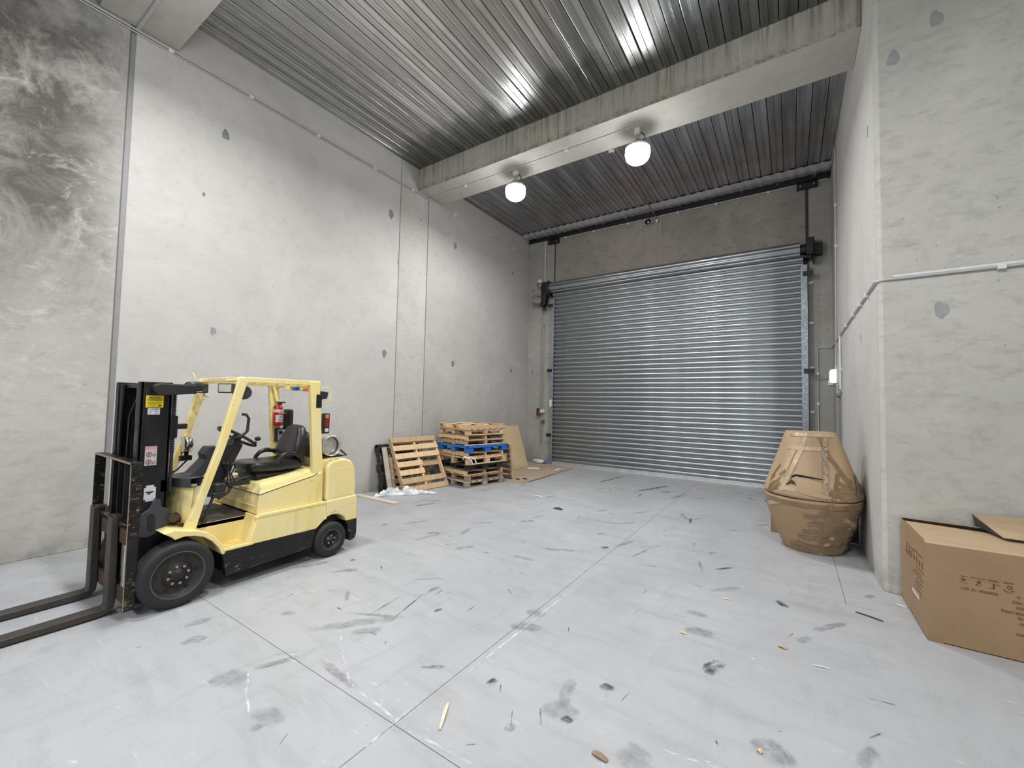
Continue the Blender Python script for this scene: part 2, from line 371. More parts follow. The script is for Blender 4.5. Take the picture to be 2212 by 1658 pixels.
M['redlens'] = plain('red_lens', (.30, .01, .02), .25)
M['yelstick'] = plain('yellow_sticker', (.80, .62, .02), .4, var=.08)
M['whitestick'] = plain('white_sticker', (.66, .66, .68), .45, var=.1)
M['pinkstick'] = plain('faded_pink_sticker', (.60, .54, .54), .5, var=.2)
M['ink'] = plain('black_ink', (.03, .025, .02), .6)
M['brownink'] = plain('brown_ink', (.13, .05, .02), .7)
M['wood'] = wood('pallet_pine', (.60, .40, .215), (.78, .58, .36))
M['woodold'] = wood('pallet_weathered', (.27, .19, .125), (.42, .31, .21))
M['woodshade'] = wood('pallet_shaded', (.13, .09, .06), (.22, .16, .11))  # shade on the leaning pallet's deck, put into the wood colour
M['woodpale'] = wood('pallet_pale', (.62, .52, .38), (.78, .69, .54))
M['woodgrey'] = wood('pallet_grey', (.36, .33, .28), (.50, .46, .38))
M['ply'] = wood('plywood', (.56, .43, .24), (.66, .52, .32), scale=.3)
M['blue'] = plain('blue_plastic', (.012, .16, .62), .4)
M['card'] = cardboard('cardboard', (.33, .215, .12)); M['cardtape'] = cardboard('taped_cardboard', (.36, .245, .135)); M['tapeA'] = plain('brown_packing_tape', (.25, .16, .08), .14, 0, var=.35, bumpy=.5, scale=9, Coat_Weight=.8); M['tapeB'] = plain('pale_packing_tape', (.50, .37, .23), .16, 0, var=.2, bumpy=.5, scale=9, Coat_Weight=.8)
M['cardlight'] = cardboard('cardboard_top', (.48, .35, .22)); M['cardfloor'] = cardboard('cardboard_sheet', (.42, .33, .245))
M['cardtop'] = cardboard('taped_cardboard_upper', (.43, .305, .185), seed=3.0)
M['plastic'] = N('clear_film').m
_n = N('white_wrap'); _n.set('Base Color', (.92, .92, .94)); _n.set('Roughness', .25); _n.set('Subsurface Weight', .3); M['wrap'] = _n.m
M['lamp'] = emit('lamp_diffuser', (1, .99, .975), 40.0)
M['exitglow'] = emit('cool_glow', (.72, .90, 1.0), 2.2)
M['doorleaf'] = plain('dark_door_leaf', (.035, .045, .062), .5)
M['frame'] = plain('grey_door_frame', (.34, .33, .31), .5)
M['outside'] = plain('dark_behind', (.03, .03, .03), .9)

# ------------------------------------------------------------------ structure
XL, XR, YB, YP, ZC = -6.88, .75, 11.15, 5.59, 6.95
fl = B(-7.2, 6.2, -10.2, 11.6, -.22, -.012).build('floor', M['gap'], kind='structure')
g = .0022
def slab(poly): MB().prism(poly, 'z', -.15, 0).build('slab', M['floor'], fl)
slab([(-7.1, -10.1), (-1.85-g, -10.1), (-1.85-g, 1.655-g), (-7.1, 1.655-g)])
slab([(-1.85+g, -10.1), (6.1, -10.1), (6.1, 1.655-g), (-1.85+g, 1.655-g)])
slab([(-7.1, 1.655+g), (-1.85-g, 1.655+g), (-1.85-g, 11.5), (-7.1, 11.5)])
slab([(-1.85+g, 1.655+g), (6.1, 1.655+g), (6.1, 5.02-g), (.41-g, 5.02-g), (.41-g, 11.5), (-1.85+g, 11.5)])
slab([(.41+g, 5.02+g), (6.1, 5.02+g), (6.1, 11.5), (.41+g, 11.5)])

wl = B(-7.25, XL-.02, -10.2, 11.5, -.1, 7.3).build('wall_left', M['joint'], kind='structure')
def panel(par, x0, x1, y0, y1, z0, z1, mat, bev=.006): return B(x0, x1, y0, y1, z0, z1).build('panel', mat, par, bev, 1)
panel(wl, -7.05, XL, -10.1, -4.55, 0, 7.2, M['wall_near']); panel(wl, -7.05, XL, -4.50, 1.495, 0, 7.2, M['wall_near'])
B(XL-.03, XL-.012, 1.495, 1.508, 0, 7.2).build('joint_shadow_gap', M['gap'], wl)
panel(wl, -7.05, XL, 1.555, 5.885, 0, 7.2, M['wall']); panel(wl, -7.05, XL, 5.90, 6.70, 0, 7.2, M['wall_strip'])
panel(wl, -7.05, XL, 6.725, YB+.3, 0, 7.2, M['wall_far'])
def patch(par, c, r, ax, mat):
    k = 13; s_ = random.random()*9; pts = []
    for i in range(k):
        a = 2*PI*i/k; q = r*(1+.10*math.sin(3*a+s_)+.14*random.uniform(-1, 1)); pts.append((c[0]+q*.72*math.cos(a), c[1]+q*1.15*math.sin(a)))
    m = MB(); m.prism(pts, ax, c[2]-.003, c[2]+.0025) if ax == 'x' else m.prism(pts, ax, c[2]+.003, c[2]-.0025)
    m.build('patch', mat, par)
M['patch'] = plain('mortar_patch', (.235, .24, .24), .8, var=.3); M['patch2'] = plain('mortar_patch_pale', (.33, .335, .33), .8, var=.2)
for y, z, r in ((2.59, 5.64, .07), (2.56, 2.73, .05), (2.36, 4.65, .028), (5.65, 5.65, .085), (5.59, 2.74, .07), (7.64, 5.63, .075), (7.67, 2.72, .07), (10.23, 2.74, .06), (6.49, 5.85, .02), (5.87, 4.7, .025), (10.22, 5.65, .05)):
    patch(wl, (y, z, XL), r, 'x', M['patch2'] if z < 3 and y < 5 else M['patch'])

wb = B(-7.1, 1.1, YB+.12, YB+.3, -.1, 7.3).build('wall_back', M['outside'], kind='structure')
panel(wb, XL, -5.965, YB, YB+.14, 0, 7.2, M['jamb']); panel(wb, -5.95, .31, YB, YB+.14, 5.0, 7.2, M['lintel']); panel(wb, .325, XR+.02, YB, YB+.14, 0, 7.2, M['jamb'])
for x, z in ((-6.7, 5.31), (-6.7, 2.73)): patch(wb, (x, z, YB), .06, 'y', M['patch'])

wr = MB().prism([(XR+.03, YP+.2), (6.2, YP+.2), (6.2, YB+.3), (XR+.03, YB+.3)], 'z', -.1, 7.2).build('wall_right', M['joint'], kind='structure')
MB().prism([(XR, YP+.105), (XR+.25, YP+.105), (XR+.25, 9.42), (XR, 9.42)], 'z', 0, 7.2).build('panel', M['wall'], wr, .006, 1)
B(XR, XR+.25, 9.42, 10.50, 2.10, 7.2).build('panel', M['wall'], wr); B(XR, XR+.25, 10.50, YB, 0, 7.2).build('panel', M['jamb'], wr)
for y, z, r in ((6.08, 4.97, .07), (6.88, 2.71, .06)):
    k = [(y+r*.6*math.cos(a), z+r*math.sin(a)) for a in [i*PI/6 for i in range(12)]]
    MB().prism(k, 'x', XR-.0025, XR+.003).build('patch', M['patch2'], wr)
wp = B(XR+.3, 6.2, YP+.12, YP+.4, -.1, 7.2).build('wall_pillar', M['joint'], kind='structure')
MB().prism([(XR, YP+.095), (XR, YP+.035), (XR+.035, YP), (6.1, YP), (6.1, YP+.25), (XR+.02, YP+.25)], 'z', 0, 7.2).build('panel', M['pillar'], wp, .004, 1)
for x, z, r in ((1.22, 5.67, .07), (1.21, 2.77, .07), (.9, 5.42, .07)): patch(wp, (x, z, YP), r, 'y', M['patch2'])
B(6.1, 6.3, -10.2, YP+.3, -.1, 7.3).build('wall_east', M['wall'], kind='structure')
wf = MB().box(-7.1, -5.5, -10.3, -10.1, -.1, 7.2).box(1.5, 6.3, -10.3, -10.1, -.1, 7.2).box(-5.5, 1.5, -10.3, -10.1, 5.0, 7.2).build('wall_front', M['wall'], kind='structure')

# ceiling: galvanised decking, each sheet a part
ce = B(-7.1, 6.3, -10.3, YB+.4, 7.06, 7.3).build('ceiling', M['outside'], kind='structure')
P_ = .212
def deck_profile(pans):
    pr = []
    for i in range(pans):
        x = i*P_; t = random.uniform(-.003, .003)
        pr += [(x, 7.03), (x+.006, 6.952), (x+.016, 6.95+t), (x+.094, 6.951), (x+.100, 6.962), (x+.110, 6.962), (x+.116, 6.951), (x+.196, 6.95-t), (x+.206, 6.952), (x+P_, 7.03)]
    return pr
def deck_mesh(pans, y0, y1, mat):
    pr = deck_profile(pans); me = bpy.data.meshes.new('deck_sheet'); n = len(pr)
    me.from_pydata([(x, y0, z) for x, z in pr] + [(x, y1, z) for x, z in pr], [], [(i, i+1, i+1+n, i+n) for i in range(n-1)])
    me.materials.append(mat); return me
for y0, y1, mat in ((1.98, 6.40, M['deck']), (7.13, YB+.02, M['deck_far']), (-3.2, 1.22, M['deck']), (-10.1, -3.98, M['deck'])):
    mes = [deck_mesh(3, y0, y1, mat) for _ in range(5)]
    for i in range(12 if y0 > 5 else 20):
        o = bpy.data.objects.new('deck_sheet', mes[(i*3) % 5]); C.objects.link(o); o.parent = ce; o.location = (XL+i*3*P_, 0, 0)

def beam(y0, y1, x1, label):
    r = B(XL+.001, x1, y0, y1, 6.463, 7.03).build('concrete_beam', M['beam'], None, .012, 1, label, 'structure', 'beam')
    B(XL+.001, x1-.001, y0+.004, y1-.004, 6.458, 6.466).build('soffit', M['soffit'], r)
    return r
beam(6.38, 7.15, XR-.002, 'concrete beam streaked with drips, two lamps hanging under it')
beam(1.20, 1.98, 6.1, 'concrete beam end in the upper left corner above the stained wall')
beam(-4.0, -3.2, 6.1, 'concrete beam behind the viewpoint')

# ------------------------------------------------------------------ roller door
d1 = B(-5.93, .28, 11.09, 11.12, 0, 5.2).build('door_1', M['outside'], kind='structure')
def slat_mesh():
    pr = [(0, .0), (-.004, .004), (-.018, .010), (-.026, .026), (-.028, .048), (-.024, .070), (-.012, .086), (.012, .090), (.022, .098), (.020, .106), (.000, .112), (.004, .1235)]
    return pr
pr = slat_mesh()
me = bpy.data.meshes.new('slat'); n = len(pr); x0, x1 = -5.885, .205
me.from_pydata([(x0, 11.03+y, z) for y, z in pr] + [(x1, 11.03+y, z) for y, z in pr], [], [(i, i+1, i+1+n, i+n) for i in range(n-1)])
for p in me.polygons: p.use_smooth = True
me.materials.append(M['slat'])
me2 = me.copy(); me2.transform(Matrix.Translation((-.0, 0, 0)))
for v in me2.vertices:
    if v.co.x < -3: v.co.x = -5.95
    else: v.co.x = .245
for i in range(41):
    o = bpy.data.objects.new('slat', me if i < 38 else me2); C.objects.link(o); o.parent = d1; o.location = (0, 0, .095+i*.1235)
# rolled curtain on the drum: more slats wrapped round
for k in range(9):
    a = PI*(.02 + k*.235); o = bpy.data.objects.new('slat', me2); C.objects.link(o); o.parent = d1
    cy, cz, rr = 10.985, 5.265, .135
    m = Matrix.Translation((-.06, cy, cz)) @ Matrix.Rotation(-a, 4, 'X') @ Matrix.Translation((0, -11.03-rr, -.062))
    o.matrix_local = m
MB().tube([(-6.0, 10.985, 5.265), (.33, 10.985, 5.265)], .11, 16).build('drum', M['black'], d1)
br = B(-5.885, .205, 10.985, 11.04, .0, .095); br.box(-5.885, .205, 10.968, 11.04, .0, .012); br.build('bottom_rail', M['alu'], d1, .004, 1)
for i, (a, b, q) in enumerate(((-5.965, -5.87, -5.90), (.195, .315, .215))):
    gm = MB().box(a, b, 10.955, 10.962, 0, 4.92); gm.box(a if i == 0 else b-.006, a+.006 if i == 0 else b, 10.96, YB, 0, 4.92)
    gm.box(b-.006 if i == 0 else a, b if i == 0 else a+.006, 10.96, 11.0, 0, 4.92)
    gm.build('guide_rail', M['guide'], d1, .0015, 1)
for z in (4.72, 2.77, .86):
    B(-6.06, -5.90, 10.93, 10.954, z-.045, z+.045).build('guide_bracket', M['black'], d1, .003, 1)
for z in (4.72, 2.60):
    B(.235, .42, 10.93, 10.954, z-.05, z+.05).build('guide_bracket', M['black'], d1, .003, 1)
MB().blob((-5.925, 10.94, 1.80), (.035, .015, .11), .5).build('sensor', M['white'], d1)
for z in (4.55, 3.66, 2.68, 1.72):
    m = MB().box(.335, .42, 11.12, 11.135, z-.03, z+.03); m.box(.36, .42, 11.10, 11.12, z-.015, z+.015); m.build('wall_clip', M['white'], d1, .002, 1)
# end plates and header brackets
B(-6.03, -6.00, 10.80, YB, 5.02, 5.45).build('end_plate', M['black'], d1, .004, 1)
m = B(.30, .42, 10.80, YB, 5.10, 5.46); m.box(.42, .44, 10.9, YB, 4.95, 5.50); m.box(.44, .58, 10.98, YB, 5.12, 5.38); m.box(.24, .40, 10.9, 11.1, 5.05, 5.12)
m.build('end_plate', M['black'], d1, .004, 1)

# door motor (thing)
dm = empty('door_motor', (-6.2, 11.0, 4.7), 'black and grey door motor with chain cover at top left of the roller door', 'motor')
MB().prism([(-6.02, 5.42), (-6.20, 5.42), (-6.25, 5.30), (-6.22, 4.98), (-6.26, 4.72), (-6.20, 4.66), (-6.10, 4.74), (-6.06, 5.06), (-6.0, 5.12)], 'y', 10.78, 10.98).build('chain_cover', M['black'], dm, .012, 2)
MB().tube([(-6.58, 10.9, 4.93), (-6.56, 10.9, 4.93), (-6.54, 10.9, 4.92), (-6.24, 10.9, 4.88)], [.05, .085, .095, .095], 18).build('motor_body', plain('motor_grey', (.30, .31, .30), .5, .3), dm)
MB().tube([(-6.58, 10.83, 5.0), (-6.5, 10.82, 5.05), (-6.38, 10.83, 5.04), (-6.25, 10.85, 5.0)], .014, 6).build('wire', M['redlens'], dm)
MB().tube([(-6.20, 10.92, 4.68), (-6.22, 10.92, 4.60), (-6.15, 10.92, 4.58), (-6.12, 10.92, 4.70)], .02, 8).build('chain_guide', M['black'], dm)
ch = empty('chain_loop', (-6.25, 11.03, .54), 'long thin hand chain hanging beside the left guide of the roller door', 'chain')
for x, w in ((-6.33, 0), (-6.25, 1)):
    MB().tube([(x, 11.03, 4.6-w*.4)] + [(x+.006*math.sin(i*1.9), 11.03, 4.4-i*.19) for i in range(1, 19)] + [(-6.29, 11.03, .55)], .009, 5).build('chain_strand', M['bolt'], ch)
iso = empty('isolator_switch', (-6.35, 11.1, 1.5), 'small red-brown and white isolator switch on the wall left of the roller door', 'switch')
B(-6.46, -6.37, 11.03, YB, 1.42, 1.64).build('switch_box', plain('maroon_plastic', (.10, .015, .015), .4), iso, .01, 2)
B(-6.37, -6.22, 11.05, YB, 1.50, 1.61).build('socket', M['white'], iso, .012, 2)
MB().blob((-6.27, 11.07, 1.22), (.04, .04, .05), .8).blob((-6.22, 11.07, 1.27), (.03, .03, .02), .8).build('cable_gland', M['rusty'], iso)
jb = empty('junction_box', (-6.5, 11.1, 5.6), 'round white junction box above the door motor', 'box')
MB().lathe([(0, .07), (.06, .07), (.065, .05), (.065, 0)], (-6.47, YB, 5.58), rotm('X', PI/2), 20).build('box_body', M['white'], jb)
MB().tube([(-6.47, 11.08, 5.52), (-6.52, 11.06, 5.44), (-6.50, 11.05, 5.36), (-6.40, 11.04, 5.34), (-6.26, 11.0, 5.33)], .011, 6).build('cable', M['black'], jb)

# black header channel, foil, cables and conduits
hc = empty('steel_angle', (-3, 11.08, 6.82), 'long black steel angle along the top of the back wall under the deck', 'angle')
MB().prism([(11.10, 6.83), (11.10, 6.99), (11.15, 6.99), (11.15, 6.815), (11.03, 6.815), (11.03, 6.83)], 'x', XL+.01, XR-.01).build('angle_bar', M['black'], hc)
for i in range(11): MB().lathe([(0, .012), (.014, .012), (.014, 0)], (XL+.35+i*.70, 11.10, 6.91), rotm('X', PI/2), 6, False).build('bolt', M['bolt'], hc)
fo = MB(); pts = []
nx, ny = 150, 6
for i in range(nx+1):
    x = XL+.02 + (XR-XL-.04)*i/nx
    for j in range(ny+1):
        t = j/ny; y = 10.62+.46*t; z = 6.935 - .045*math.sin(PI*min(1, t*1.1))*(.7+.3*math.sin(x*2.3)) - .010*math.sin(i*2*PI/4) + random.uniform(-.003, .003)
        pts.append((x, y, z))
fo.add(pts, [(i*(ny+1)+j, (i+1)*(ny+1)+j, (i+1)*(ny+1)+j+1, i*(ny+1)+j+1) for i in range(nx) for j in range(ny)])
tag(fo.build('insulation_foil', M['foil']), 'crumpled silver foil strip tucked above the black angle on the back wall', 'foil')
def cable(name, pts, r, mat, label, cat, group=None, clips=None, n=8):
    e = empty(name, pts[0], label, cat, group)
    MB().tube(pts, r, n).build('pipe' if 'conduit' in name else 'strand', mat, e)
    for c, ax in (clips or []):
        h = [.011, .011, .011]; h[ax] = .016; MB().obox(c, [h[0]+.012, h[1]+.012, h[2]+.012]).build('clip', M['white'], e, .003, 1)
    return e
cable('red_cable', [(XL+.05, 11.07, 6.985)] + [(XL+.05+i*.5, 11.075, 6.985+.006*math.sin(i*1.7)) for i in range(1, 15)] + [(XR-.04, 11.07, 6.985)], .008, M['cablepink'], 'thin pink cable running along the black angle on the back wall', 'cable')
cable('red_cable', [(-2.97, 7.2, 6.93), (-2.94, 8.4, 6.925), (-2.95, 9.6, 6.93), (-2.99, 10.6, 6.90), (-2.98, 11.04, 6.88), (-2.95, 11.06, 6.80), (-2.94, 11.09, 6.72)], .010, M['cablepink'], 'thin pink cable running down the ceiling deck from detector to back wall', 'cable')
cable('red_cable', [(XL+.012, 7.2, 6.93), (XL+.013, 9, 6.925), (XL+.012, 11.0, 6.93)], .008, M['cablepink'], 'thin pink cable along the edge of the ceiling deck at the left wall', 'cable')
cable('conduit', [(XL+.016, -3, 6.42), (XL+.016, 1.5, 6.42), (XL+.016, 6.4, 6.42), (XL+.016, 10.8, 6.40), (XL+.03, 11.09, 6.39), (XL+.06, 11.13, 6.45), (XL+.06, 11.13, 6.79), (XL+.12, 11.13, 6.80), (.70, 11.13, 6.80)], .013, M['conduit'], 'long grey conduit along the top of the left wall and along the back wall', 'conduit',
      clips=[((XL+.016, y, 6.40), 1) for y in (1.9, 2.9, 4.0, 5.2, 6.2, 7.6, 9.0, 10.2)] + [((x, 11.13, 6.785), 0) for x in (-5.6, -4.7, -3.7, -2.4, -1.5, -.4, .3)])
cable('conduit', [(XL+.012, -3, 6.385), (XL+.012, 6.75, 6.385)], .010, M['conduit'], 'second thinner conduit just below the long one on the left wall', 'conduit')
cable('conduit', [(XL+.02, 6.72, 6.445), (XL+.3, 6.72, 6.447), (-4.6, 6.72, 6.447), (-2.15, 6.72, 6.447)], .012, M['conduit'], 'thin conduit under the near concrete beam feeding the two lamps', 'conduit', clips=[((x, 6.72, 6.447), 0) for x in (-5.8, -3.4)])
cable('conduit', [(XL+.02, 1.56, 6.44), (2.0, 1.56, 6.44)], .022, M['conduit'], 'conduit under the concrete beam in the upper left corner', 'conduit')
cable('conduit', [(-6.43, 11.13, 6.80), (-6.43, 11.13, 5.65)], .012, M['conduit'], 'conduit dropping from the angle to the white junction box', 'conduit')
cable('conduit', [(-6.30, 11.13, 6.80), (-6.28, 11.12, 5.43)], .016, M['white'], 'white conduit dropping from the angle to the door motor', 'conduit')
cable('conduit', [(-2.82, 11.12, 6.78), (-2.82, 11.12, 6.30), (-2.74, 11.12, 6.295)], .012, M['conduit'], 'short stub of conduit hanging below the angle at mid back wall', 'conduit')
cable('conduit', [(XR-.016, YB-.5, 6.86), (XR-.016, 9.92, 6.84), (XR-.016, 9.90, 6.70), (XR-.016, 9.95, 4.8), (XR-.016, 10.15, 3.0), (XR-.016, 10.32, 2.56)], .014, M['conduit'], 'conduit running down the right wall from ceiling to the glowing wall unit', 'conduit', clips=[((XR-.016, 9.93, z), 2) for z in (5.7, 4.9)])
cable('conduit', [(1.95, YP-.018, 3.125), (.95, YP-.018, 3.12), (.80, YP-.016, 3.12), (XR-.02, YP+.03, 3.12), (XR-.018, 6.0, 3.12), (XR-.018, 9.36, 3.11), (XR-.018, 10.6, 3.11), (XR-.03, 11.1, 3.11), (.70, 11.13, 3.11), (.53, 11.13, 3.12), (.485, 11.13, 3.09), (.485, 11.13, 0)], .013, M['conduit'], 'grey conduit wrapping around the right concrete corner to the back wall', 'conduit',
      clips=[((XR-.018, y, 3.11), 1) for y in (6.2, 6.7, 7.4, 8.3)] + [((.485, 11.13, z), 2) for z in (2.55, 1.9)] + [((x, YP-.018, 3.122), 0) for x in (1.6,)])
cable('conduit', [(1.95, YP-.02, 3.145), (.86, YP-.02, 3.14)], .018, M['white'], 'white conduit on the face of the right concrete pillar', 'conduit')
cable('conduit', [(XR-.018, 9.38, 3.10), (XR-.018, 9.38, 2.15)], .017, M['white'], 'white conduit dropping beside the dark side door', 'conduit', clips=[((XR-.018, 9.38, 2.5), 2)])
cable('conduit', [(.49, 11.13, 2.45), (.73, 11.13, 2.45)], .012, M['conduit'], 'short cross conduit on the back wall right of the roller door', 'conduit')
for x, l in ((-6.0, 'black steel plate under the angle above the left end of the roller door'), (.33, 'black steel plate under the angle above the right end of the roller door')):
    e = empty('header_plate', (x, 11.1, 6.70), l, 'plate')
    B(x-.19, x+.19, 11.09, YB-.0, 6.66, 6.80).build('plate', M['black'], e, .004, 1)
    for q in (-.12, .12): MB().lathe([(0, .014), (.018, .014), (.018, 0)], (x+q, 11.09, 6.73), rotm('X', PI/2), 6, False).build('bolt', M['bolt'], e)
tag(B(.295, .345, 11.13, YB, 4.85, 6.68).build('steel_strip', plain('brown_steel', (.045, .032, .024), .7)), 'narrow dark brown steel strip rising above the right end of the roller door', 'strip')
tag(B(-5.968, -5.955, 11.135, YB, 5.45, 6.68).build('steel_strip', M['black']), 'thin black strip rising above the left end of the roller door', 'strip')

sr = empty('siren', (-3.13, 11.1, 6.68), 'round white siren horn under the black angle at mid back wall', 'siren')
MB().lathe([(.02, .03), (.05, .045), (.09, .10), (.098, .10), (.098, .09), (.055, .02), (.05, 0)], (-3.13, YB-.02, 6.67), rotm('X', PI/2), 28).build('horn', M['white'], sr)
MB().blob((-3.13, 11.075, 6.67), (.032, .032, .035), .9).build('driver', M['alu'], sr); MB().lathe([(0, .005), (.085, .09)], (-3.13, 11.115, 6.67), rotm('X', PI/2), 24).build('throat', M['black'], sr)
sn = empty('motion_sensor', (-2.91, 11.1, 6.68), 'tiny round white sensor beside the siren on the back wall', 'sensor')
MB().blob((-2.91, 11.09, 6.67), (.035, .04, .045), .8).build('body', M['white'], sn); MB().tube([(-2.93, 11.11, 6.80), (-2.91, 11.11, 6.70)], .01, 6).build('cable', M['cablepink'], sn)
sd = empty('smoke_detector', (-2.95, 7.95, 6.93), 'round white smoke detector on the ceiling deck next to the pink cable', 'detector')
MB().lathe([(0, -.05), (.035, -.05), (.06, -.03), (.065, 0)], (-2.99, 7.93, 6.945), None, 24).build('body', M['white'], sd); MB().lathe([(0, -.058), (.018, -.055), (.02, -.04)], (-2.99, 7.93, 6.945), None, 12).build('led_ring', M['greyp'], sd)

# side door and wall unit on the right wall
d2 = B(XR+.06, XR+.10, 9.47, 10.45, 0, 2.05).build('door_2', M['doorleaf'], kind='structure')
MB().box(XR-.005, XR+.12, 9.42, 9.47, 0, 2.10).box(XR-.005, XR+.12, 10.45, 10.50, 0, 2.10).box(XR-.005, XR+.12, 9.42, 10.50, 2.05, 2.10).build('door_frame', M['frame'], d2, .003, 1)
MB().tube([(XR+.06, 9.56, 1.02), (XR+.02, 9.56, 1.02), (XR+.02, 9.68, 1.02)], .011, 8).build('handle', M['chrome'], d2)
B(XR+.055, XR+.06, 9.52, 9.60, .94, 1.10).build('lock_plate', M['alu'], d2)
B(XR+.035, XR+.06, 9.7, 10.2, 1.32, 1.34).build('door_rail', M['alu'], d2)
eg = empty('wall_light', (XR-.05, 10.3, 2.42), 'bluish glowing white wall light above the side door', 'light')
B(XR-.02, XR, 10.16, 10.46, 2.30, 2.58).build('back_box', M['white'], eg, .006, 1)
MB().blob((XR-.06, 10.31, 2.44), (.055, .14, .13), .45).build('diffuser', M['exitglow'], eg)
wsw = empty('wall_switch', (.71, 11.12, 2.36), 'small white switch on the back wall next to the right corner', 'switch')
B(.66, .745, 11.11, YB, 2.30, 2.42).build('plate', M['white'], wsw, .006, 1); B(.69, .715, 11.10, 11.11, 2.34, 2.38).build('rocker', M['alu'], wsw, .002, 1)
db = empty('door_closer_box', (XR-.02, 9.8, 2.2), 'small grey box on the right wall just above the side door', 'box')
B(XR-.035, XR, 9.55, 9.75, 2.14, 2.24).build('box_body', M['frame'], db, .004, 1)

# ------------------------------------------------------------------ lamps
LL = {(-4.58, 6.84): 'left of the two hanging round lamps lit under the concrete beam', (-2.12, 6.84): 'right of the two hanging round lamps lit under the concrete beam'}
LO = ['', '', 'round lamp under the near beam, above the forklift forks, outside the view', 'round lamp under the near beam above the open floor, outside the view', 'round lamp behind the viewpoint at the left wall side', 'round lamp behind the viewpoint near the middle of the hall', 'round lamp under the near beam just right of the viewpoint, outside the view', 'round lamp behind the viewpoint at the right side of the hall']
for i, (x, y) in enumerate(LAMPS):
    l = empty('high_bay_lamp', (x, y, 6.46), LL.get((x, y), LO[i]), 'lamp')
    B(x-.045, x+.045, y-.05, y+.04, 6.36, 6.46).build('mount_box', M['white'], l, .006, 1)
    MB().torus((x, y, 6.325), .03, .006, rotm('X', PI/2), 14, 6).tube([(x, y, 6.30), (x, y, 6.245)], .007, 6).build('hook', M['bolt'], l)
    MB().tube([(x+.05, y, 6.38), (x+.10, y+.02, 6.34), (x+.12, y+.02, 6.28), (x+.06, y, 6.22)], .009, 6).build('cable', M['blackp'], l)
    MB().lathe([(0, 6.25), (.07, 6.25), (.075, 6.19), (.16, 6.165), (.205, 6.13), (.205, 6.10), (0, 6.10)], (x, y, 0), None, 28).build('housing', M['alu'], l)
    MB().lathe([(.20, 6.10), (.205, 6.02), (.185, 5.94), (.14, 5.895), (.07, 5.875), (0, 5.87)], (x, y, 0), None, 28).build('diffuser', M['lamp'], l)

# ------------------------------------------------------------------ forklift
FC = -4.94
def X(u): return FC+u
fk = empty('forklift', (FC, 2.1, 0), 'worn yellow forklift with black mast and forks pointing toward the left foreground', 'forklift')
def part(mb, name, mat, bev=0, seg=2, label=None, parent=None): return mb.build(name, M[mat] if isinstance(mat, str) else mat, parent or fk, bev, seg, label)
def bothx(u0, u1, y0, y1, z0, z1): return MB().box(X(u0), X(u1), y0, y1, z0, z1).box(X(-u1), X(-u0), y0, y1, z0, z1)
# wheels
def wheel(y, r, u0, u1, side, nl, rimr):
    rx = rotm('Y', PI/2*side); uc = side*u1; w = u1-u0
    pr = [(rimr, 0), (rimr+.008, .004), (r-.03, .006), (r-.008, -.008), (r, -.03), (r, -w+.03), (r-.008, -w+.008), (r-.03, -w), (rimr-.01, -w), (rimr-.01, -w+.02)]
    t = part(MB().lathe([(a, b) for a, b in pr], (X(uc), y, r), rx, 40), 'wheel', 'rubber')
    rp = [(rimr, -.002), (rimr-.010, -.004), (rimr-.018, -.03), (rimr-.045, -.045), (rimr*.52, -.05), (rimr*.50, -.03), (rimr*.28, -.03), (rimr*.26, -.012), (0, -.012)]
    part(MB().lathe(rp, (X(uc), y, r), rx, 36), 'rim', 'rim', parent=t)
    part(MB().torus((X(uc-side*.002), y, r), rimr-.004, .006, rx, 36, 6), 'rim_ring', 'ringgrey', parent=t)
    part(MB().lathe([(rimr*.50, -.028), (rimr*.47, -.022), (rimr*.24, -.022), (rimr*.20, .006), (0, .010)], (X(uc), y, r), rx, 28), 'hub', 'hub', parent=t)
    for k in range(nl):
        a = 2*PI*k/nl+.2
        part(MB().lathe([(0, .012), (.012, .012), (.012, -.012)], (X(uc-side*.018), y+rimr*.37*math.cos(a), r+rimr*.37*math.sin(a)), rx, 6, False), 'lug_nut', 'bolt', parent=t)
    for k in range(6):
        a = 2*PI*k/6
        part(MB().lathe([(0, .004), (.016, .004), (.018, -.006)], (X(uc-side*.044), y+rimr*.74*math.cos(a), r+rimr*.74*math.sin(a)), rx, 10, False), 'rim_hole', 'black', parent=t)
for sd_ in (1, -1):
    wheel(1.46, .274, .40, .59, sd_, 8, .195); wheel(2.91, .193, .40, .555, sd_, 5, .115)
part(MB().tube([(X(-.45), 1.46, .274), (X(.45), 1.46, .274)], .09, 14).box(X(-.27), X(.27), 1.42, 1.80, .14, .60).box(X(-.27), X(.27), 1.80, 2.14, .15, .55).box(X(-.44), X(.44), 2.14, 2.68, .15, .57).box(X(-.44), X(.44), 1.84, 2.14, .15, .33).box(X(-.36), X(.36), 2.68, 3.12, .14, .5), 'chassis', 'black')
part(MB().box(X(.27), X(.285), 1.45, 1.63, .3, .6).box(X(-.285), X(-.27), 1.45, 1.63, .3, .6), 'inner_arch', 'black')
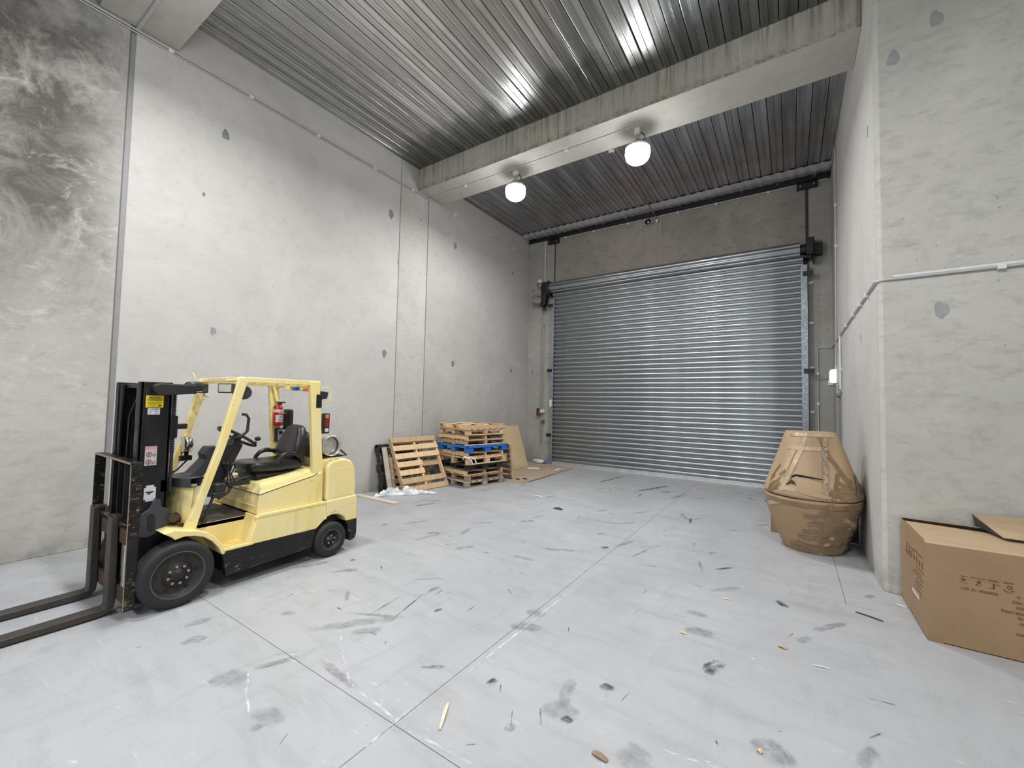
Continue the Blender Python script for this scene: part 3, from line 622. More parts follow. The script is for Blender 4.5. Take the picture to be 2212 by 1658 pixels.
# body
side = [(2.045, .375), (2.125, .62), (2.846, .62), (2.866, .43), (2.835, .425), (2.79, .39), (2.74, .348), (1.81, .345), (1.80, .372)]
for s_ in (1, -1):
    part(MB().prism(side, 'x', X(s_*.47), X(s_*.52)), 'side_panel', 'yellow', .006, 2)
    part(MB().prism([(2.10, .60), (2.125, .632), (2.846, .632), (2.846, .605)], 'x', X(s_*.465), X(s_*.528)), 'side_ridge', 'yellow', .005, 2)
    part(MB().prism([(1.806, .362), (1.85, .12), (2.69, .155), (2.742, .352)], 'x', X(s_*.46), X(s_*.524)), 'skirt', 'skirt', .004, 1)
    st = part(MB().box(*sorted((X(s_*.29), X(s_*.525))), 1.79, 2.08, .352, .376), 'step', 'yellow', .003, 1)
    tr = MB()
    for i in range(8):
        for j in range(5):
            tr.obox((X(s_*(.315+j*.042)), 1.83+i*.030, .378), (.013, .004, .003), rotm('Z', .8 if (i+j) % 2 else -.8))
    part(tr, 'tread', 'yellow', parent=st)
    part(MB().box(*sorted((X(s_*.275), X(s_*.30))), 1.62, 2.14, .36, .599), 'riser', 'yellow', .004, 1)
    part(MB().prism([(2.02, .37), (2.05, .37), (2.13, .62), (2.10, .62)], 'x', X(s_*.28), X(s_*.48)), 'step_back', 'yellow', .003, 1)
    fen = [(1.345, .640), (1.42, .655), (1.50, .632), (1.585, .612), (1.66, .580), (1.73, .520), (1.785, .440), (1.815, .352), (1.790, .345), (1.760, .415), (1.705, .490), (1.640, .543), (1.57, .572), (1.49, .585), (1.425, .572), (1.405, .600)]
    part(MB().prism(fen, 'x', X(s_*.285), X(s_*.575)), 'fender', 'yellow', .006, 2)
part(MB().box(X(-.46), X(.30), 1.56, 2.15, .555, .598), 'floor_plate', 'yellow', .004, 1)
mt = part(MB().box(X(-.42), X(.300), 1.64, 2.130, .599, .610), 'floor_mat', 'rubmat', .003, 1)
hv = [(X(u), y, z) for u, y, z in ((-.49, 2.115, .625), (.49, 2.115, .625), (.49, 2.135, .832), (-.49, 2.135, .832), (.39, 2.185, .915), (-.39, 2.185, .915),
      (.49, 2.80, .965), (-.49, 2.80, .965), (.40, 2.80, 1.005), (-.40, 2.80, 1.005), (.49, 2.80, .625), (-.49, 2.80, .625))]
hd_ = part(MB().add(hv, [(0, 1, 2, 3), (3, 2, 4, 5), (5, 4, 8, 9), (2, 6, 8, 4), (3, 5, 9, 7), (1, 10, 6, 2), (0, 3, 7, 11), (7, 9, 8, 6, 10, 11), (0, 11, 10, 1)]), 'hood', 'yellow', .010, 2)
part(MB().tube([(X(-.488), 2.133, .82), (X(.485), 2.133, .82), (X(.4905), 2.142, .822), (X(.4905), 2.70, .935), (X(.4905), 2.75, .965)], .0035, 5), 'seam', 'black', parent=hd_)
part(MB().tube([(X(-.46), 2.122, .70), (X(.44), 2.122, .70)], .006, 5), 'kick_ridge', 'yellow', parent=hd_)
part(MB().box(X(-.20), X(.22), 2.22, 2.66, .90, 1.015).box(X(-.24), X(.26), 2.20, 2.62, .955, .985), 'seat_base', 'black', .01, 2)
# counterweight
cw = [(2.858, .625), (2.858, 1.02), (2.90, 1.075), (3.00, 1.095), (3.10, 1.09), (3.18, 1.055), (3.225, .97), (3.243, .80), (3.248, .625)]
c_ = part(MB().prism(cw, 'x', X(-.505), X(.505)), 'counterweight', 'yellow', .026, 3)
part(MB().prism([(2.862, .635), (2.862, .44), (2.93, .462), (3.02, .45), (3.09, .405), (3.12, .345), (3.262, .345), (3.262, .62), (3.255, .64)], 'x', X(-.515), X(.515)), 'lower_weight', 'yellow', .018, 3, parent=c_)
part(MB().prism([(3.115, .35), (3.268, .35), (3.268, .17), (3.25, .12), (3.185, .10), (3.16, .12), (3.165, .20), (3.14, .29)], 'x', X(-.518), X(.518)), 'bumper', 'skirt', .01, 2, parent=c_)
part(MB().box(X(.500), X(.507), 2.93, 3.20, .66, .99), 'cover_plate', 'yellow', .004, 2, parent=c_)
# overhead guard
gd = part(MB().box(X(.41), X(.47), 1.92, 2.76, 1.945, 1.998).box(X(-.47), X(-.41), 1.92, 2.76, 1.945, 1.998).box(X(-.46), X(.46), 1.915, 1.965, 1.95, 1.995).box(X(-.46), X(.46), 2.70, 2.755, 1.93, 1.992), 'overhead_guard', 'yellow', .006, 2)
for i in range(6):
    y = 2.06+i*.115; part(MB().box(X(-.42), X(.42), y, y+.02, 1.935, 1.985), 'roof_bar', 'yellow', .003, 1, parent=gd)
for s_ in (1, -1):
    u0, u1 = (.415, .475) if s_ > 0 else (-.475, -.415)
    part(MB().prism([(1.515, .60), (1.61, .60), (1.668, .84), (1.81, 1.30), (1.985, 1.955), (1.955, 1.99), (1.905, 1.99), (1.745, 1.30), (1.60, .84)], 'x', X(u0), X(u1)), 'front_post', 'yellow', .008, 2, parent=gd)
    part(MB().prism([(2.715, .62), (2.83, .62), (2.82, 1.0), (2.742, 1.99), (2.63, 1.99), (2.70, 1.0)], 'x', X(u0-.0), X(u1)), 'rear_post', 'yellow', .008, 2, parent=gd)
v_ = part(MB().box(X(.474), X(.480), 2.705, 2.772, 1.695, 1.845), 'vent', 'black', .002, 1)
for i in range(8): part(MB().box(X(.479), X(.486), 2.712, 2.765, 1.705+i*.017, 1.711+i*.017), 'louvre', 'blackp', parent=v_)
# cowl and dash
cv = MB(); k = 12
for i in range(k+1):
    t = i/k; u = -.46+.88*t; bow = -.11*math.sin(PI*t)**.7
    for z, dy in ((.60, 0), (.75, -.01), (1.0, .0)): cv.v.append(Vector((X(u), 1.585+bow+dy+.03*(z-.6), z))); cv.v.append(Vector((X(u), 1.605+bow+dy+.03*(z-.6), z)))
for i in range(k):
    a = i*6; b = a+6
    for q in (0, 2): cv.f += [(a+q, b+q, b+q+2, a+q+2), (a+q+1, a+q+3, b+q+3, b+q+1)]; cv.sm += [True, True]
part(cv, 'cowl', 'yellow')
dt = MB()
for i in range(k):
    t = i/k; t2 = (i+1)/k; f_ = lambda t: (X(-.47+.90*t), 1.565-.115*math.sin(PI*t)**.7)
    (xa, ya), (xb, yb) = f_(t), f_(t2)
    dt.add([(xa, ya, .972), (xb, yb, .972), (xb, yb, 1.052), (xa, ya, 1.052), (xa, ya+.10, .985), (xb, yb+.10, .985), (xb, yb+.10, 1.06), (xa, ya+.10, 1.06)], [(0, 1, 2, 3), (3, 2, 6, 7), (0, 4, 5, 1), (4, 7, 6, 5)])
part(dt, 'dash_trim', 'greyp')
part(MB().prism([(1.60, 1.03), (1.70, 1.04), (1.815, 1.17), (1.80, 1.22), (1.845, 1.29), (1.95, 1.285), (1.955, 1.20), (1.90, 1.14), (1.80, 1.0), (1.66, .98)], 'x', X(-.13), X(.05)), 'dash_pod', 'greyp', .012, 2)
part(MB().prism([(1.82, .80), (1.90, .78), (1.99, .96), (2.14, 1.29), (2.07, 1.36), (2.0, 1.31), (1.89, 1.05)], 'x', X(-.09), X(.09)), 'steering_column', 'blackp', .015, 2)
sw = Vector((X(0), 2.112, 1.372)); ax = Vector((0, .542, .840)); mr = ax.to_track_quat('Z', 'Y').to_matrix()
w_ = part(MB().torus(sw, .195, .015, mr, 36, 8), 'steering_wheel', 'blackp')
sp = MB()
for a in (.5, 2.6, 4.7): sp.tube([sw-ax*.03, sw+mr @ Vector((.19*math.cos(a), .19*math.sin(a), 0))], .012, 8)
sp.tube([sw-ax*.07, sw+ax*.01], .045, 14); part(sp, 'spoke', 'blackp', parent=w_)
part(MB().tube([sw+Vector((.02, .160, -.103)), sw+Vector((.02, .185, -.06))], .012, 8).blob(sw+Vector((.02, .20, -.03)), (.03, .03, .025), .9), 'spinner_knob', 'blackp', parent=w_)
part(MB().tube([(X(.30), 2.02, 1.625), (X(.30), 2.06, 1.62), (X(.30), 2.085, 1.58), (X(.30), 2.075, 1.45), (X(.30), 2.02, 1.40), (X(.36), 1.95, 1.40)], .014, 8), 'grab_handle', 'blackp')
lv = MB()
for i, u in enumerate((.10, .14, .18, .22)):
    lv.tube([(X(u), 1.96+.02*i, .93), (X(u), 1.98, 1.02), (X(u), 1.96+.02*i, 1.10)], .008, 6).blob((X(u), 1.955+.02*i, 1.11), (.016, .016, .022), .9)
part(lv, 'control_lever', 'blackp')
part(MB().tube([(X(.24), 1.86, .80), (X(.24), 1.95, .845), (X(.22), 2.0, .93), (X(.20), 2.1, .955), (X(.18), 2.2, .97)], .018, 8).box(X(.06), X(.26), 1.94, 2.14, .90, .945), 'control_arm', 'blackp')
part(MB().blob((X(.34), 1.83, .925), (.045, .055, .045), .5).blob((X(.34), 1.82, .86), (.045, .06, .03), .5).tube([(X(.36), 1.70, .62), (X(.36), 1.78, .86)], .014, 8), 'pedal_box', 'blackp')
# seat
def cush(p): return Vector((p.x*(1-.06*(p.y < 0)), p.y, p.z + .02*(p.x/.26)**2 - .012*math.cos(p.y*6)))
s0 = part(MB().blob((X(.02), 2.44, 1.045), (.26, .30, .062), .42, None, 28, 12, cush), 'seat', 'vinyl')
tilt = rotm('X', -.30)
def backf(p):
    t = (p.z+.24)/.48; return Vector((p.x*(1-.75*max(0, t-.40)), p.y - .03*(p.x/.25)**2*(1 if p.y < 0 else .4), p.z))
part(MB().blob((X(.02), 2.71, 1.275), (.235, .065, .215), .55, tilt, 26, 14, backf), 'backrest', 'vinyl', parent=s0)
part(MB().blob((X(.02), 2.76, 1.24), (.20, .05, .18), .6, tilt, 20, 10), 'backrest_shell', 'blackp', parent=s0)
for u in (.27, -.23):
    part(MB().tube([(X(u), 2.40, 1.07), (X(u), 2.42, 1.12), (X(u), 2.46, 1.165), (X(u), 2.53, 1.185), (X(u), 2.61, 1.17), (X(u), 2.68, 1.12), (X(u), 2.70, 1.06)], [.022, .022, .024, .026, .026, .024, .022], 10), 'armrest', 'vinyl', parent=s0)
# gas bottle
ry = rotm('Y', PI/2)
tk = part(MB().lathe([(0, -.74), (.07, -.73), (.115, -.68), (.122, -.62), (.122, -.03), (.118, -.02)], (X(.32), 3.01, 1.235), ry, 30), 'gas_bottle', 'steelcan')
part(MB().lathe([(.118, -.03), (.124, -.02), (.124, .03), (.118, .034), (.108, .03), (.106, -.02)], (X(.32), 3.01, 1.235), ry, 30), 'collar', 'alu', parent=tk)
part(MB().lathe([(.108, -.035), (.085, -.012), (.04, .0), (0, .002)], (X(.32), 3.01, 1.235), ry, 26), 'bottle_end', 'steelcan', parent=tk)
part(MB().tube([(X(.30), 3.01, 1.10), (X(.30), 3.18, 1.10), (X(.30), 3.24, 1.10), (X(.30), 3.12, 1.20)], .011, 8).tube([(X(-.38), 3.18, 1.10), (X(.30), 3.18, 1.10)], .011, 8).tube([(X(.25), 2.90, 1.10), (X(.25), 2.93, 1.15)], .02, 6).box(X(-.36), X(.28), 2.93, 3.10, 1.085, 1.115), 'bottle_bracket', 'black', .0, parent=tk)
part(MB().torus((X(.10), 3.01, 1.235), .125, .007, ry, 28, 6).torus((X(-.25), 3.01, 1.235), .125, .007, ry, 28, 6), 'strap', 'bolt', parent=tk)
part(MB().tube([(X(-.40), 2.95, 1.30), (X(-.3), 2.88, 1.36), (X(-.1), 2.85, 1.30), (X(.0), 2.83, 1.1)], .012, 6).blob((X(.06), 2.86, 1.18), (.025, .03, .07), .6), 'gas_hose', 'rusty')
# rear lamps
tl = part(B(X(.40), X(.45), 2.82, 2.90, 1.395, 1.63), 'tail_light', 'blackp', .008, 2)
for z0, z1, mm in ((1.57, 1.615, 'orange'), (1.475, 1.56, 'redlens'), (1.415, 1.455, 'white')): part(B(X(.449), X(.455), 2.84, 2.885, z0, z1), 'lens', mm, .003, 1, parent=tl)
tl = part(B(X(-.45), X(-.40), 2.82, 2.90, 1.395, 1.63), 'tail_light', 'blackp', .008, 2)
rl = part(MB().prism([(2.79, 1.885), (2.87, 1.875), (2.855, 1.80), (2.79, 1.79)], 'x', X(.36), X(.45)), 'rear_work_lamp', 'blackp', .006, 2)
part(MB().tube([(X(.44), 2.76, 1.93), (X(.44), 2.89, 1.925), (X(.44), 2.905, 1.90), (X(.44), 2.90, 1.78), (X(.44), 2.88, 1.765), (X(.44), 2.77, 1.765)], .005, 6), 'lamp_guard', 'yellow', parent=rl)
# front lamps
for u in (.39, -.28):
    zr = rotm('Z', -.42) @ rotm('X', -.08); wc = Vector((X(u-.02), 1.85, 1.882)); nd = zr @ Vector((0, -1, 0)); nd.normalize()
    zr2 = rotm('Z', .55); nd = zr2 @ Vector((0, -1, 0))
    w1 = part(MB().obox(wc, (.075, .038, .047), zr2), 'work_lamp', 'greyp', .008, 2)
    part(MB().obox(wc+nd*.0385, (.062, .002, .036), zr2), 'lens', 'lens', parent=w1)
    part(MB().tube([(X(u), 1.88, 1.85), (X(u), 1.90, 1.80), (X(u+.04), 1.93, 1.80)], .007, 6).tube([(X(u+.05), 1.80, 1.96), (X(u+.05), 1.90, 1.97)], .006, 6), 'lamp_bracket', 'yellow', parent=w1)
part(MB().lathe([(0, .03), (.05, .03), (.07, .01), (.07, -.01), (.05, -.02), (0, -.02)], (X(.38), 1.99, 1.845), rotm('Y', PI/2) @ rotm('X', .2), 22), 'mirror', 'greyp')
cl = part(MB().lathe([(0, .030), (.080, .030), (.092, .024), (.092, -.030), (.082, -.045), (0, -.050)], (X(-.40), 1.80, 1.29), rotm('X', -PI/2), 26), 'round_headlamp', 'chrome')
part(MB().lathe([(.082, .031), (.06, .036), (0, .040)], (X(-.40), 1.80, 1.29), rotm('X', -PI/2), 22), 'lens', 'whitestick', parent=cl)
part(MB().box(X(-.44), X(-.36), 1.74, 1.84, 1.12, 1.17).tube([(X(-.40), 1.80, 1.15), (X(-.40), 1.80, 1.22)], .02, 8).tube([(X(-.38), 1.80, 1.12), (X(-.40), 1.72, 1.02), (X(-.44), 1.62, .97)], .008, 6), 'headlamp_bracket', 'mast', parent=cl)
# things on the far rear post
ex = empty('fire_extinguisher', (X(-.36), 2.74, 1.44), 'small red fire extinguisher with white label on the far rear post of the forklift', 'extinguisher')
MB().lathe([(0, 1.455), (.05, 1.455), (.056, 1.47), (.056, 1.66), (.045, 1.70), (.02, 1.715), (0, 1.715)], (X(-.37), 2.722, 0), None, 24).build('cylinder', M['red'], ex)
MB().lathe([(.0575, 1.62), (.0575, 1.655)], (X(-.37), 2.722, 0), None, 24).build('band', M['whitestick'], ex)
MB().lathe([(.0573, 1.50), (.0573, 1.585)], (X(-.37), 2.722, 0), None, 10, True, -.95, .65).build('label_panel', M['whitestick'], ex)
MB().box(X(-.385), X(-.355), 2.70, 2.80, 1.735, 1.75).box(X(-.385), X(-.355), 2.72, 2.76, 1.71, 1.735).tube([(X(-.37), 2.72, 1.72), (X(-.36), 2.66, 1.68)], .007, 6).build('valve', M['blackp'], ex)
text('lettering', 'SAFETY', .026, (X(-.311), 2.695, 1.598), (0, 1, 0), (0, 0, 1), M['whitestick'], ex)
text('lettering', 'DRY', .032, (X(-.309), 2.70, 1.552), (0, 1, 0), (0, 0, 1), M['red'], ex); text('lettering', 'POWDER', .019, (X(-.309), 2.70, 1.52), (0, 1, 0), (0, 0, 1), M['ink'], ex)
part(B(X(-.47), X(-.33), 2.83, 2.90, 1.40, 1.655), 'document_box', 'blackp', .02, 3)
kb = part(B(X(-.41), X(-.37), 2.70, 2.80, 1.26, 1.42), 'key_pad', 'blackp', .01, 2)
part(B(X(-.372), X(-.360), 2.725, 2.79, 1.275, 1.405), 'pad_face', plain('silver_plastic', (.34, .35, .36), .4, .3), .006, 2, parent=kb)
part(MB().lathe([(0, .01), (.018, .01), (.02, 0)], (X(-.360), 2.757, 1.37), ry, 14), 'key_lock', 'black', parent=kb)
rb = part(B(X(-.03), X(.03), 2.60, 2.90, 1.89, 1.94), 'beacon_bar', 'yellow', .004, 1)
part(B(X(-.02), X(.05), 2.67, 2.745, 1.89, 1.935), 'blue_beacon', 'blue', .008, 2); part(B(X(-.02), X(.05), 2.80, 2.90, 1.885, 1.94), 'orange_beacon', 'orange', .015, 2)
part(MB().tube([(X(-.47), 1.86, 1.99), (X(-.47), 1.85, 2.03), (X(-.47), 1.84, 2.05)], .012, 6), 'aerial_stub', 'yellow')
part(MB().blob((X(-.44), 1.86, 1.885), (.03, .03, .05), .6).tube([(X(-.44), 1.88, 1.84), (X(-.42), 1.98, 1.80), (X(-.44), 1.95, 1.76), (X(-.46), 1.86, 1.82)], .003, 5), 'indicator', 'orange')
# mast
ms = MB()
for s_ in (1, -1):
    def bx(a, b, *r): ms.box(*sorted((X(s_*a), X(s_*b))), *r)
    bx(.315, .34, 1.205, 1.42, .045, 1.915); bx(.265, .34, 1.20, 1.225, .045, 1.915); bx(.265, .34, 1.40, 1.425, .045, 1.915)
part(ms, 'outer_mast', 'mast', .004, 1)
ms = MB()
for s_ in (1, -1):
    bx(.24, .262, 1.215, 1.39, .06, 1.895); bx(.20, .262, 1.21, 1.232, .06, 1.895); bx(.20, .262, 1.37, 1.392, .06, 1.895)
part(ms, 'inner_mast', 'mast', .004, 1)
part(MB().box(X(-.31), X(.26), 1.395, 1.40, .25, 1.88), 'mast_shield', 'black')
part(MB().box(X(-.34), X(.34), 1.36, 1.43, 1.83, 1.90).box(X(-.34), X(.34), 1.37, 1.43, .95, 1.06).box(X(-.34), X(.34), 1.37, 1.43, .05, .20).box(X(-.25), X(.25), 1.24, 1.37, 1.86, 1.90), 'mast_crosshead', 'mast', .005, 1)
part(MB().tube([(X(0), 1.31, .1), (X(0), 1.31, 1.1)], .055, 16).tube([(X(0), 1.31, 1.1), (X(0), 1.31, 1.55)], .035, 16).tube([(X(.16), 1.36, .08), (X(.16), 1.36, 1.80)], .03, 12).tube([(X(-.16), 1.36, .08), (X(-.16), 1.36, 1.80)], .03, 12), 'lift_cylinder', 'mast')
cn = MB()
for i in range(62):
    for u in (.07, -.07): cn.obox((X(u), 1.27, .42+i*.019), (.012, .008 if i % 2 else .005, .008))
part(cn, 'lift_chain', 'mast')
ho = MB()
for u in (.11, .125, -.11): ho.tube([(X(u), 1.25, .6), (X(u), 1.245, 1.0), (X(u), 1.25, 1.6), (X(u), 1.30, 1.78)], .009, 6)
part(ho, 'mast_hose', 'blackp')
ht = MB()
for i in range(24): ht.torus((X(.325), 1.445, 1.30+i*.022), .016, .005, None, 10, 4)
ht.tube([(X(.325), 1.445, .95), (X(.325), 1.445, 1.86)], .014, 8); part(ht, 'hose_spring', 'blackp')
part(MB().box(X(.28), X(.36), 1.42, 1.47, 1.42, 1.62).box(X(.28), X(.34), 1.44, 1.60-.05, 1.50, 1.545), 'hose_bracket', 'mast', .006, 1)
ar = part(MB().prism([(1.265, 1.885), (1.31, 1.905), (1.57, 1.90), (1.58, 1.82), (1.33, 1.80), (1.27, 1.84)], 'x', X(.345), X(.43)), 'strobe_bar', 'blackp', .01, 2)
part(MB().blob((X(.30), 1.60, 1.89), (.06, .075, .045), .6), 'horn', 'blackp', parent=ar)
tp = part(MB().prism([(1.225, .60), (1.245, .79), (1.30, .83), (1.33, .905), (1.375, .895), (1.38, .83), (1.44, .80), (1.47, .72), (1.43, .66), (1.38, .62), (1.30, .585)], 'x', X(.342), X(.372)), 'tilt_plate', 'greyp', .006, 1)
part(MB().prism([(1.29, .66), (1.285, .76), (1.305, .785), (1.33, .78), (1.345, .70), (1.34, .645), (1.31, .63)], 'x', X(.372), X(.374)), 'slot', 'black', parent=tp)
part(MB().tube([(X(.36), 1.46, .72), (X(.41), 1.46, .72)], .034, 16), 'pivot_pin', 'rusty'); part(MB().tube([(X(.30), 1.50, .70), (X(.30), 1.75, .64)], .045, 14).tube([(X(.30), 1.42, .72), (X(.30), 1.52, .70)], .028, 10).tube([(X(.37), 1.50, .66), (X(.35), 1.60, .61), (X(.3), 1.62, .60)], .015, 8), 'tilt_cylinder', 'rusty')
# stickers
def sticker(y0, y1, z0, z1, mat, nm='sticker'): return part(B(X(.340), X(.3425), y0, y1, z0, z1), nm, mat)
xs = X(.3432)
sk = sticker(1.240, 1.362, 1.693, 1.797, 'yelstick')
text('lettering', 'MARSAR', .021, (xs, 1.301, 1.772), (0, 1, 0), (0, 0, 1), M['ink'], sk, 1, 'CENTER'); text('lettering', 'FORKLIFTS', .021, (xs, 1.301, 1.753), (0, 1, 0), (0, 0, 1), M['ink'], sk, 1, 'CENTER')
part(B(xs-.0005, xs, 1.255, 1.35, 1.737, 1.740).box(xs-.0005, xs, 1.255, 1.345, 1.725, 1.728).box(xs-.0005, xs, 1.25, 1.312, 1.713, 1.717).box(xs-.0005, xs, 1.25, 1.345, 1.699, 1.701), 'print_line', plain('olive_ink', (.30, .22, .02), .5), parent=sk)
part(MB().prism([(1.325, 1.705), (1.330, 1.718), (1.345, 1.716), (1.350, 1.705)], 'x', xs-.0005, xs), 'print_figure', 'ink', parent=sk)
sk = sticker(1.256, 1.340, 1.632, 1.688, 'whitestick')
part(B(xs-.0005, xs, 1.268, 1.328, 1.672, 1.677).box(xs-.0005, xs, 1.268, 1.288, 1.655, 1.660).box(xs-.0005, xs, 1.300, 1.328, 1.655, 1.660).box(xs-.0005, xs, 1.266, 1.280, 1.640, 1.645).box(xs-.0005, xs, 1.302, 1.326, 1.640, 1.645), 'print_line', plain('blue_ink', (.18, .19, .30), .5), parent=sk)
sk = sticker(1.254, 1.336, 1.195, 1.360, 'pinkstick')
part(B(xs-.0005, xs, 1.254, 1.336, 1.335, 1.360), 'header', plain('faded_red', (.60, .33, .33), .5), parent=sk)
for z in (1.29, 1.225): part(MB().torus((xs, 1.282, z), .018, .003, ry, 18, 4).torus((xs, 1.318, z-.008), .010, .0025, ry, 14, 4).obox((xs, 1.282, z), (.0006, .004, .012)), 'print_figure', plain('dull_red_ink', (.22, .10, .10), .5), parent=sk)
sk = sticker(1.262, 1.343, .905, 1.005, 'whitestick'); part(B(X(.3395), X(.3415), 1.275, 1.33, .888, 1.025), 'backing', 'whitestick', parent=sk)
part(MB().prism([(1.272, .965), (1.29, .955), (1.295, .94), (1.305, .955), (1.325, .962), (1.33, .975), (1.31, .972), (1.275, .972)], 'x', xs-.0005, xs+.0005), 'print_figure', 'ink', parent=sk)
# carriage, backrest, forks
bk = part(MB().box(X(.505), X(.52), 1.122, 1.20, .07, 1.235).box(X(-.52), X(-.505), 1.122, 1.20, .07, 1.235).box(X(-.515), X(.515), 1.122, 1.20, 1.235, 1.25), 'load_backrest', 'plate', .006, 2)
part(MB().box(X(-.51), X(.51), 1.11, 1.205, .745, .765), 'shelf_bar', 'plate', .003, 1, parent=bk)
for u in (.0, .15, .31): part(MB().box(X(u), X(u+.012), 1.135, 1.195, .76, 1.24), 'backrest_bar', 'mast', .002, 1, parent=bk)
part(MB().box(X(.5195), X(.5215), 1.120, 1.126, .08, 1.23).box(X(-.51), X(.51), 1.119, 1.123, 1.236, 1.251), 'worn_edge', 'edge', parent=bk)
part(MB().box(X(-.50), X(.50), 1.13, 1.165, .12, .24).box(X(-.50), X(.50), 1.13, 1.165, .58, .70).box(X(-.27), X(-.22), 1.165, 1.20, .12, .75).box(X(.22), X(.27), 1.165, 1.20, .12, .75).box(X(-.03), X(.03), 1.14, 1.17, .2, .65), 'carriage', 'rusty', .005, 1)
part(MB().box(X(.36), X(.42), 1.14, 1.17, .22, .60).tube([(X(.31), 1.17, .3), (X(.31), 1.17, .55)], .02, 8), 'side_shifter', 'alu', .004, 1)
for u in (.255, -.275):
    f_ = [(1.118, .79), (1.075, .785), (1.074, .086), (1.068, .072), (1.055, .066), (.25, .050), (.03, .022), (.03, .012), (.30, .010), (1.02, .012), (1.085, .024), (1.12, .060), (1.128, .12)]
    part(MB().prism(f_, 'x', X(u-.06), X(u+.06)), 'fork', 'fork', .004, 1)
part(MB().box(X(.20), X(.31), 1.10, 1.15, .70, .80).box(X(-.33), X(-.22), 1.10, 1.15, .70, .80), 'fork_hook', 'fork', .006, 1)

# ------------------------------------------------------------------ pallets
def pallet(label, loc, rz=0.0, rot=None, a=1.0, b=1.08, h=.115, style='stringer', mat='wood', mat2=None, ntop=7, group=None, skip=(), short=()):
    """deck boards run along local x; stringers run along local y. local origin: centre of the underside"""
    r = empty('wooden_pallet', loc, label, 'pallet', group, rot=rot if rot else (0, 0, rz)); ORG[r] = Vector((0, 0, 0))
    m = M[mat]; m2 = M[mat2 or mat]; t = .017
    bw = b/ntop*.68
    for i in range(ntop):
        if i in skip: continue
        y = -b/2+bw/2+(b-bw)*i/(ntop-1); L = a
        if i in short: board('deck_board', (-a*.23, y, h-t/2), (a*.54, bw, t), m, r)
        else: board('deck_board', (random.uniform(-.003, .003), y, h-t/2), (a, bw, t), m, r)
    if style == 'stringer':
        for x in (-a/2+.022, 0, a/2-.022): board('stringer', (x, 0, h/2), (.038, b-.004, h-2*t), m2, r)
        for y in (-b/2+bw/2, 0, b/2-bw/2): board('bottom_board', (0, y, t/2), (a, bw, t), m2, r)
    else:
        for x in (-a/2+.05, 0, a/2-.05):
            board('runner', (x, 0, h-t*1.5), (.095, b-.002, t), m2, r); board('bottom_board', (x, 0, t/2), (.095, b, t), m2, r)
            for y in (-b/2+.065, 0, b/2-.065): board('block', (x, y, h/2-.006), (.09, .12, h-3*t-.004), m2, r)
    return r
def plastic_pallet(label, loc, mat, rz=0.0, rot=None, a=1.06, b=1.12, h=.13):
    r = empty('plastic_pallet', loc, label, 'pallet', rot=rot if rot else (0, 0, rz)); ORG[r] = Vector((0, 0, 0)); m = M[mat]
    d = MB()
    for (x0, x1, y0, y1) in ((-a/2, a/2, -b/2, -b/2+.06), (-a/2, a/2, b/2-.06, b/2), (-a/2, -a/2+.06, -b/2, b/2), (a/2-.06, a/2, -b/2, b/2)): d.box(x0, x1, y0, y1, h-.04, h)
    n_ = 9
    for i in range(1, n_): d.box(-a/2+a*i/n_-.010, -a/2+a*i/n_+.010, -b/2, b/2, h-.032, h-.006)
    for i in range(1, n_): d.box(-a/2, a/2, -b/2+b*i/n_-.010, -b/2+b*i/n_+.010, h-.032, h-.006)
    d.build('deck_grid', m, r)
    if mat == 'blue': B(-a/2+.03, a/2-.03, -b/2+.03, b/2-.03, h-.012, h-.004).build('deck_plate', m, r)
    for x in (-a/2+.08, 0, a/2-.08):
        for y in (-b/2+.09, 0, b/2-.09):
            MB().prism([(x-.07, y-.08), (x+.07, y-.08), (x+.07, y+.08), (x-.07, y+.08)], 'z', 0, h-.03).build('foot', m, r, .02, 2)
    return r
th = -.205                      # yaw of the stack
cx, cy = -5.615, 6.76           # near right corner
def stc(a, b, ox=0.0, oy=0.0, t=th):
    ca, sa = math.cos(t), math.sin(t); lx, ly = -a/2+ox, b/2+oy
    return cx+ca*lx-sa*ly, cy+sa*lx+ca*ly
def sp_(z, a, b, ox=0.0, oy=0.0, dt=0.0):
    x, y = stc(a, b, ox, oy, th+dt); return (x, y, z), th+dt
l, r_ = sp_(0, 1.0, 1.08); pallet('pale weathered pallet on the floor at the bottom of the stack', l, r_, h=.125, style='block', mat='woodpale', mat2='woodgrey')
l, r_ = sp_(.126, .98, 1.05, .0, .01); pallet('grey-brown block pallet, second from the bottom of the stack', l, r_, a=.98, b=1.05, h=.125, style='block', mat='woodold')
l, r_ = sp_(.252, 1.0, 1.05, .0, .0, .01); pallet('brown pallet under the black plastic pallet in the stack', l, r_ + PI/2, h=.105, style='stringer', mat='woodold', mat2='wood', a=1.05, b=1.0)
l, r_ = sp_(.358, 1.02, .98, .03, .02, -.02); plastic_pallet('black plastic pallet in the lower half of the stack', l, 'blackp', r_, a=1.02, b=.98, h=.128)
l, r_ = sp_(.487, 1.04, 1.14, .085, -.04, .02); pallet('light block pallet with a white strap, resting on the black plastic pallet', l, r_, a=1.04, b=1.14, h=.145, style='block', mat='wood')
l, r_ = sp_(.633, 1.0, 1.02, .03, .0, .0); pallet('light wooden pallet directly under the blue pallet', l, r_ + PI/2, h=.10, mat='wood', a=1.02, b=1.0)
l, r_ = sp_(.734, 1.08, 1.16, .075, -.03, .01); plastic_pallet('bright blue plastic pallet in the middle of the stack', l, 'blue', r_, a=1.08, b=1.16, h=.135)
l, r_ = sp_(.870, 1.0, 1.08, -.04, .03, -.02); pallet('wooden pallet directly on top of the blue pallet', l, r_ + PI/2, h=.108, mat='wood', mat2='wood', a=1.08, b=1.0)
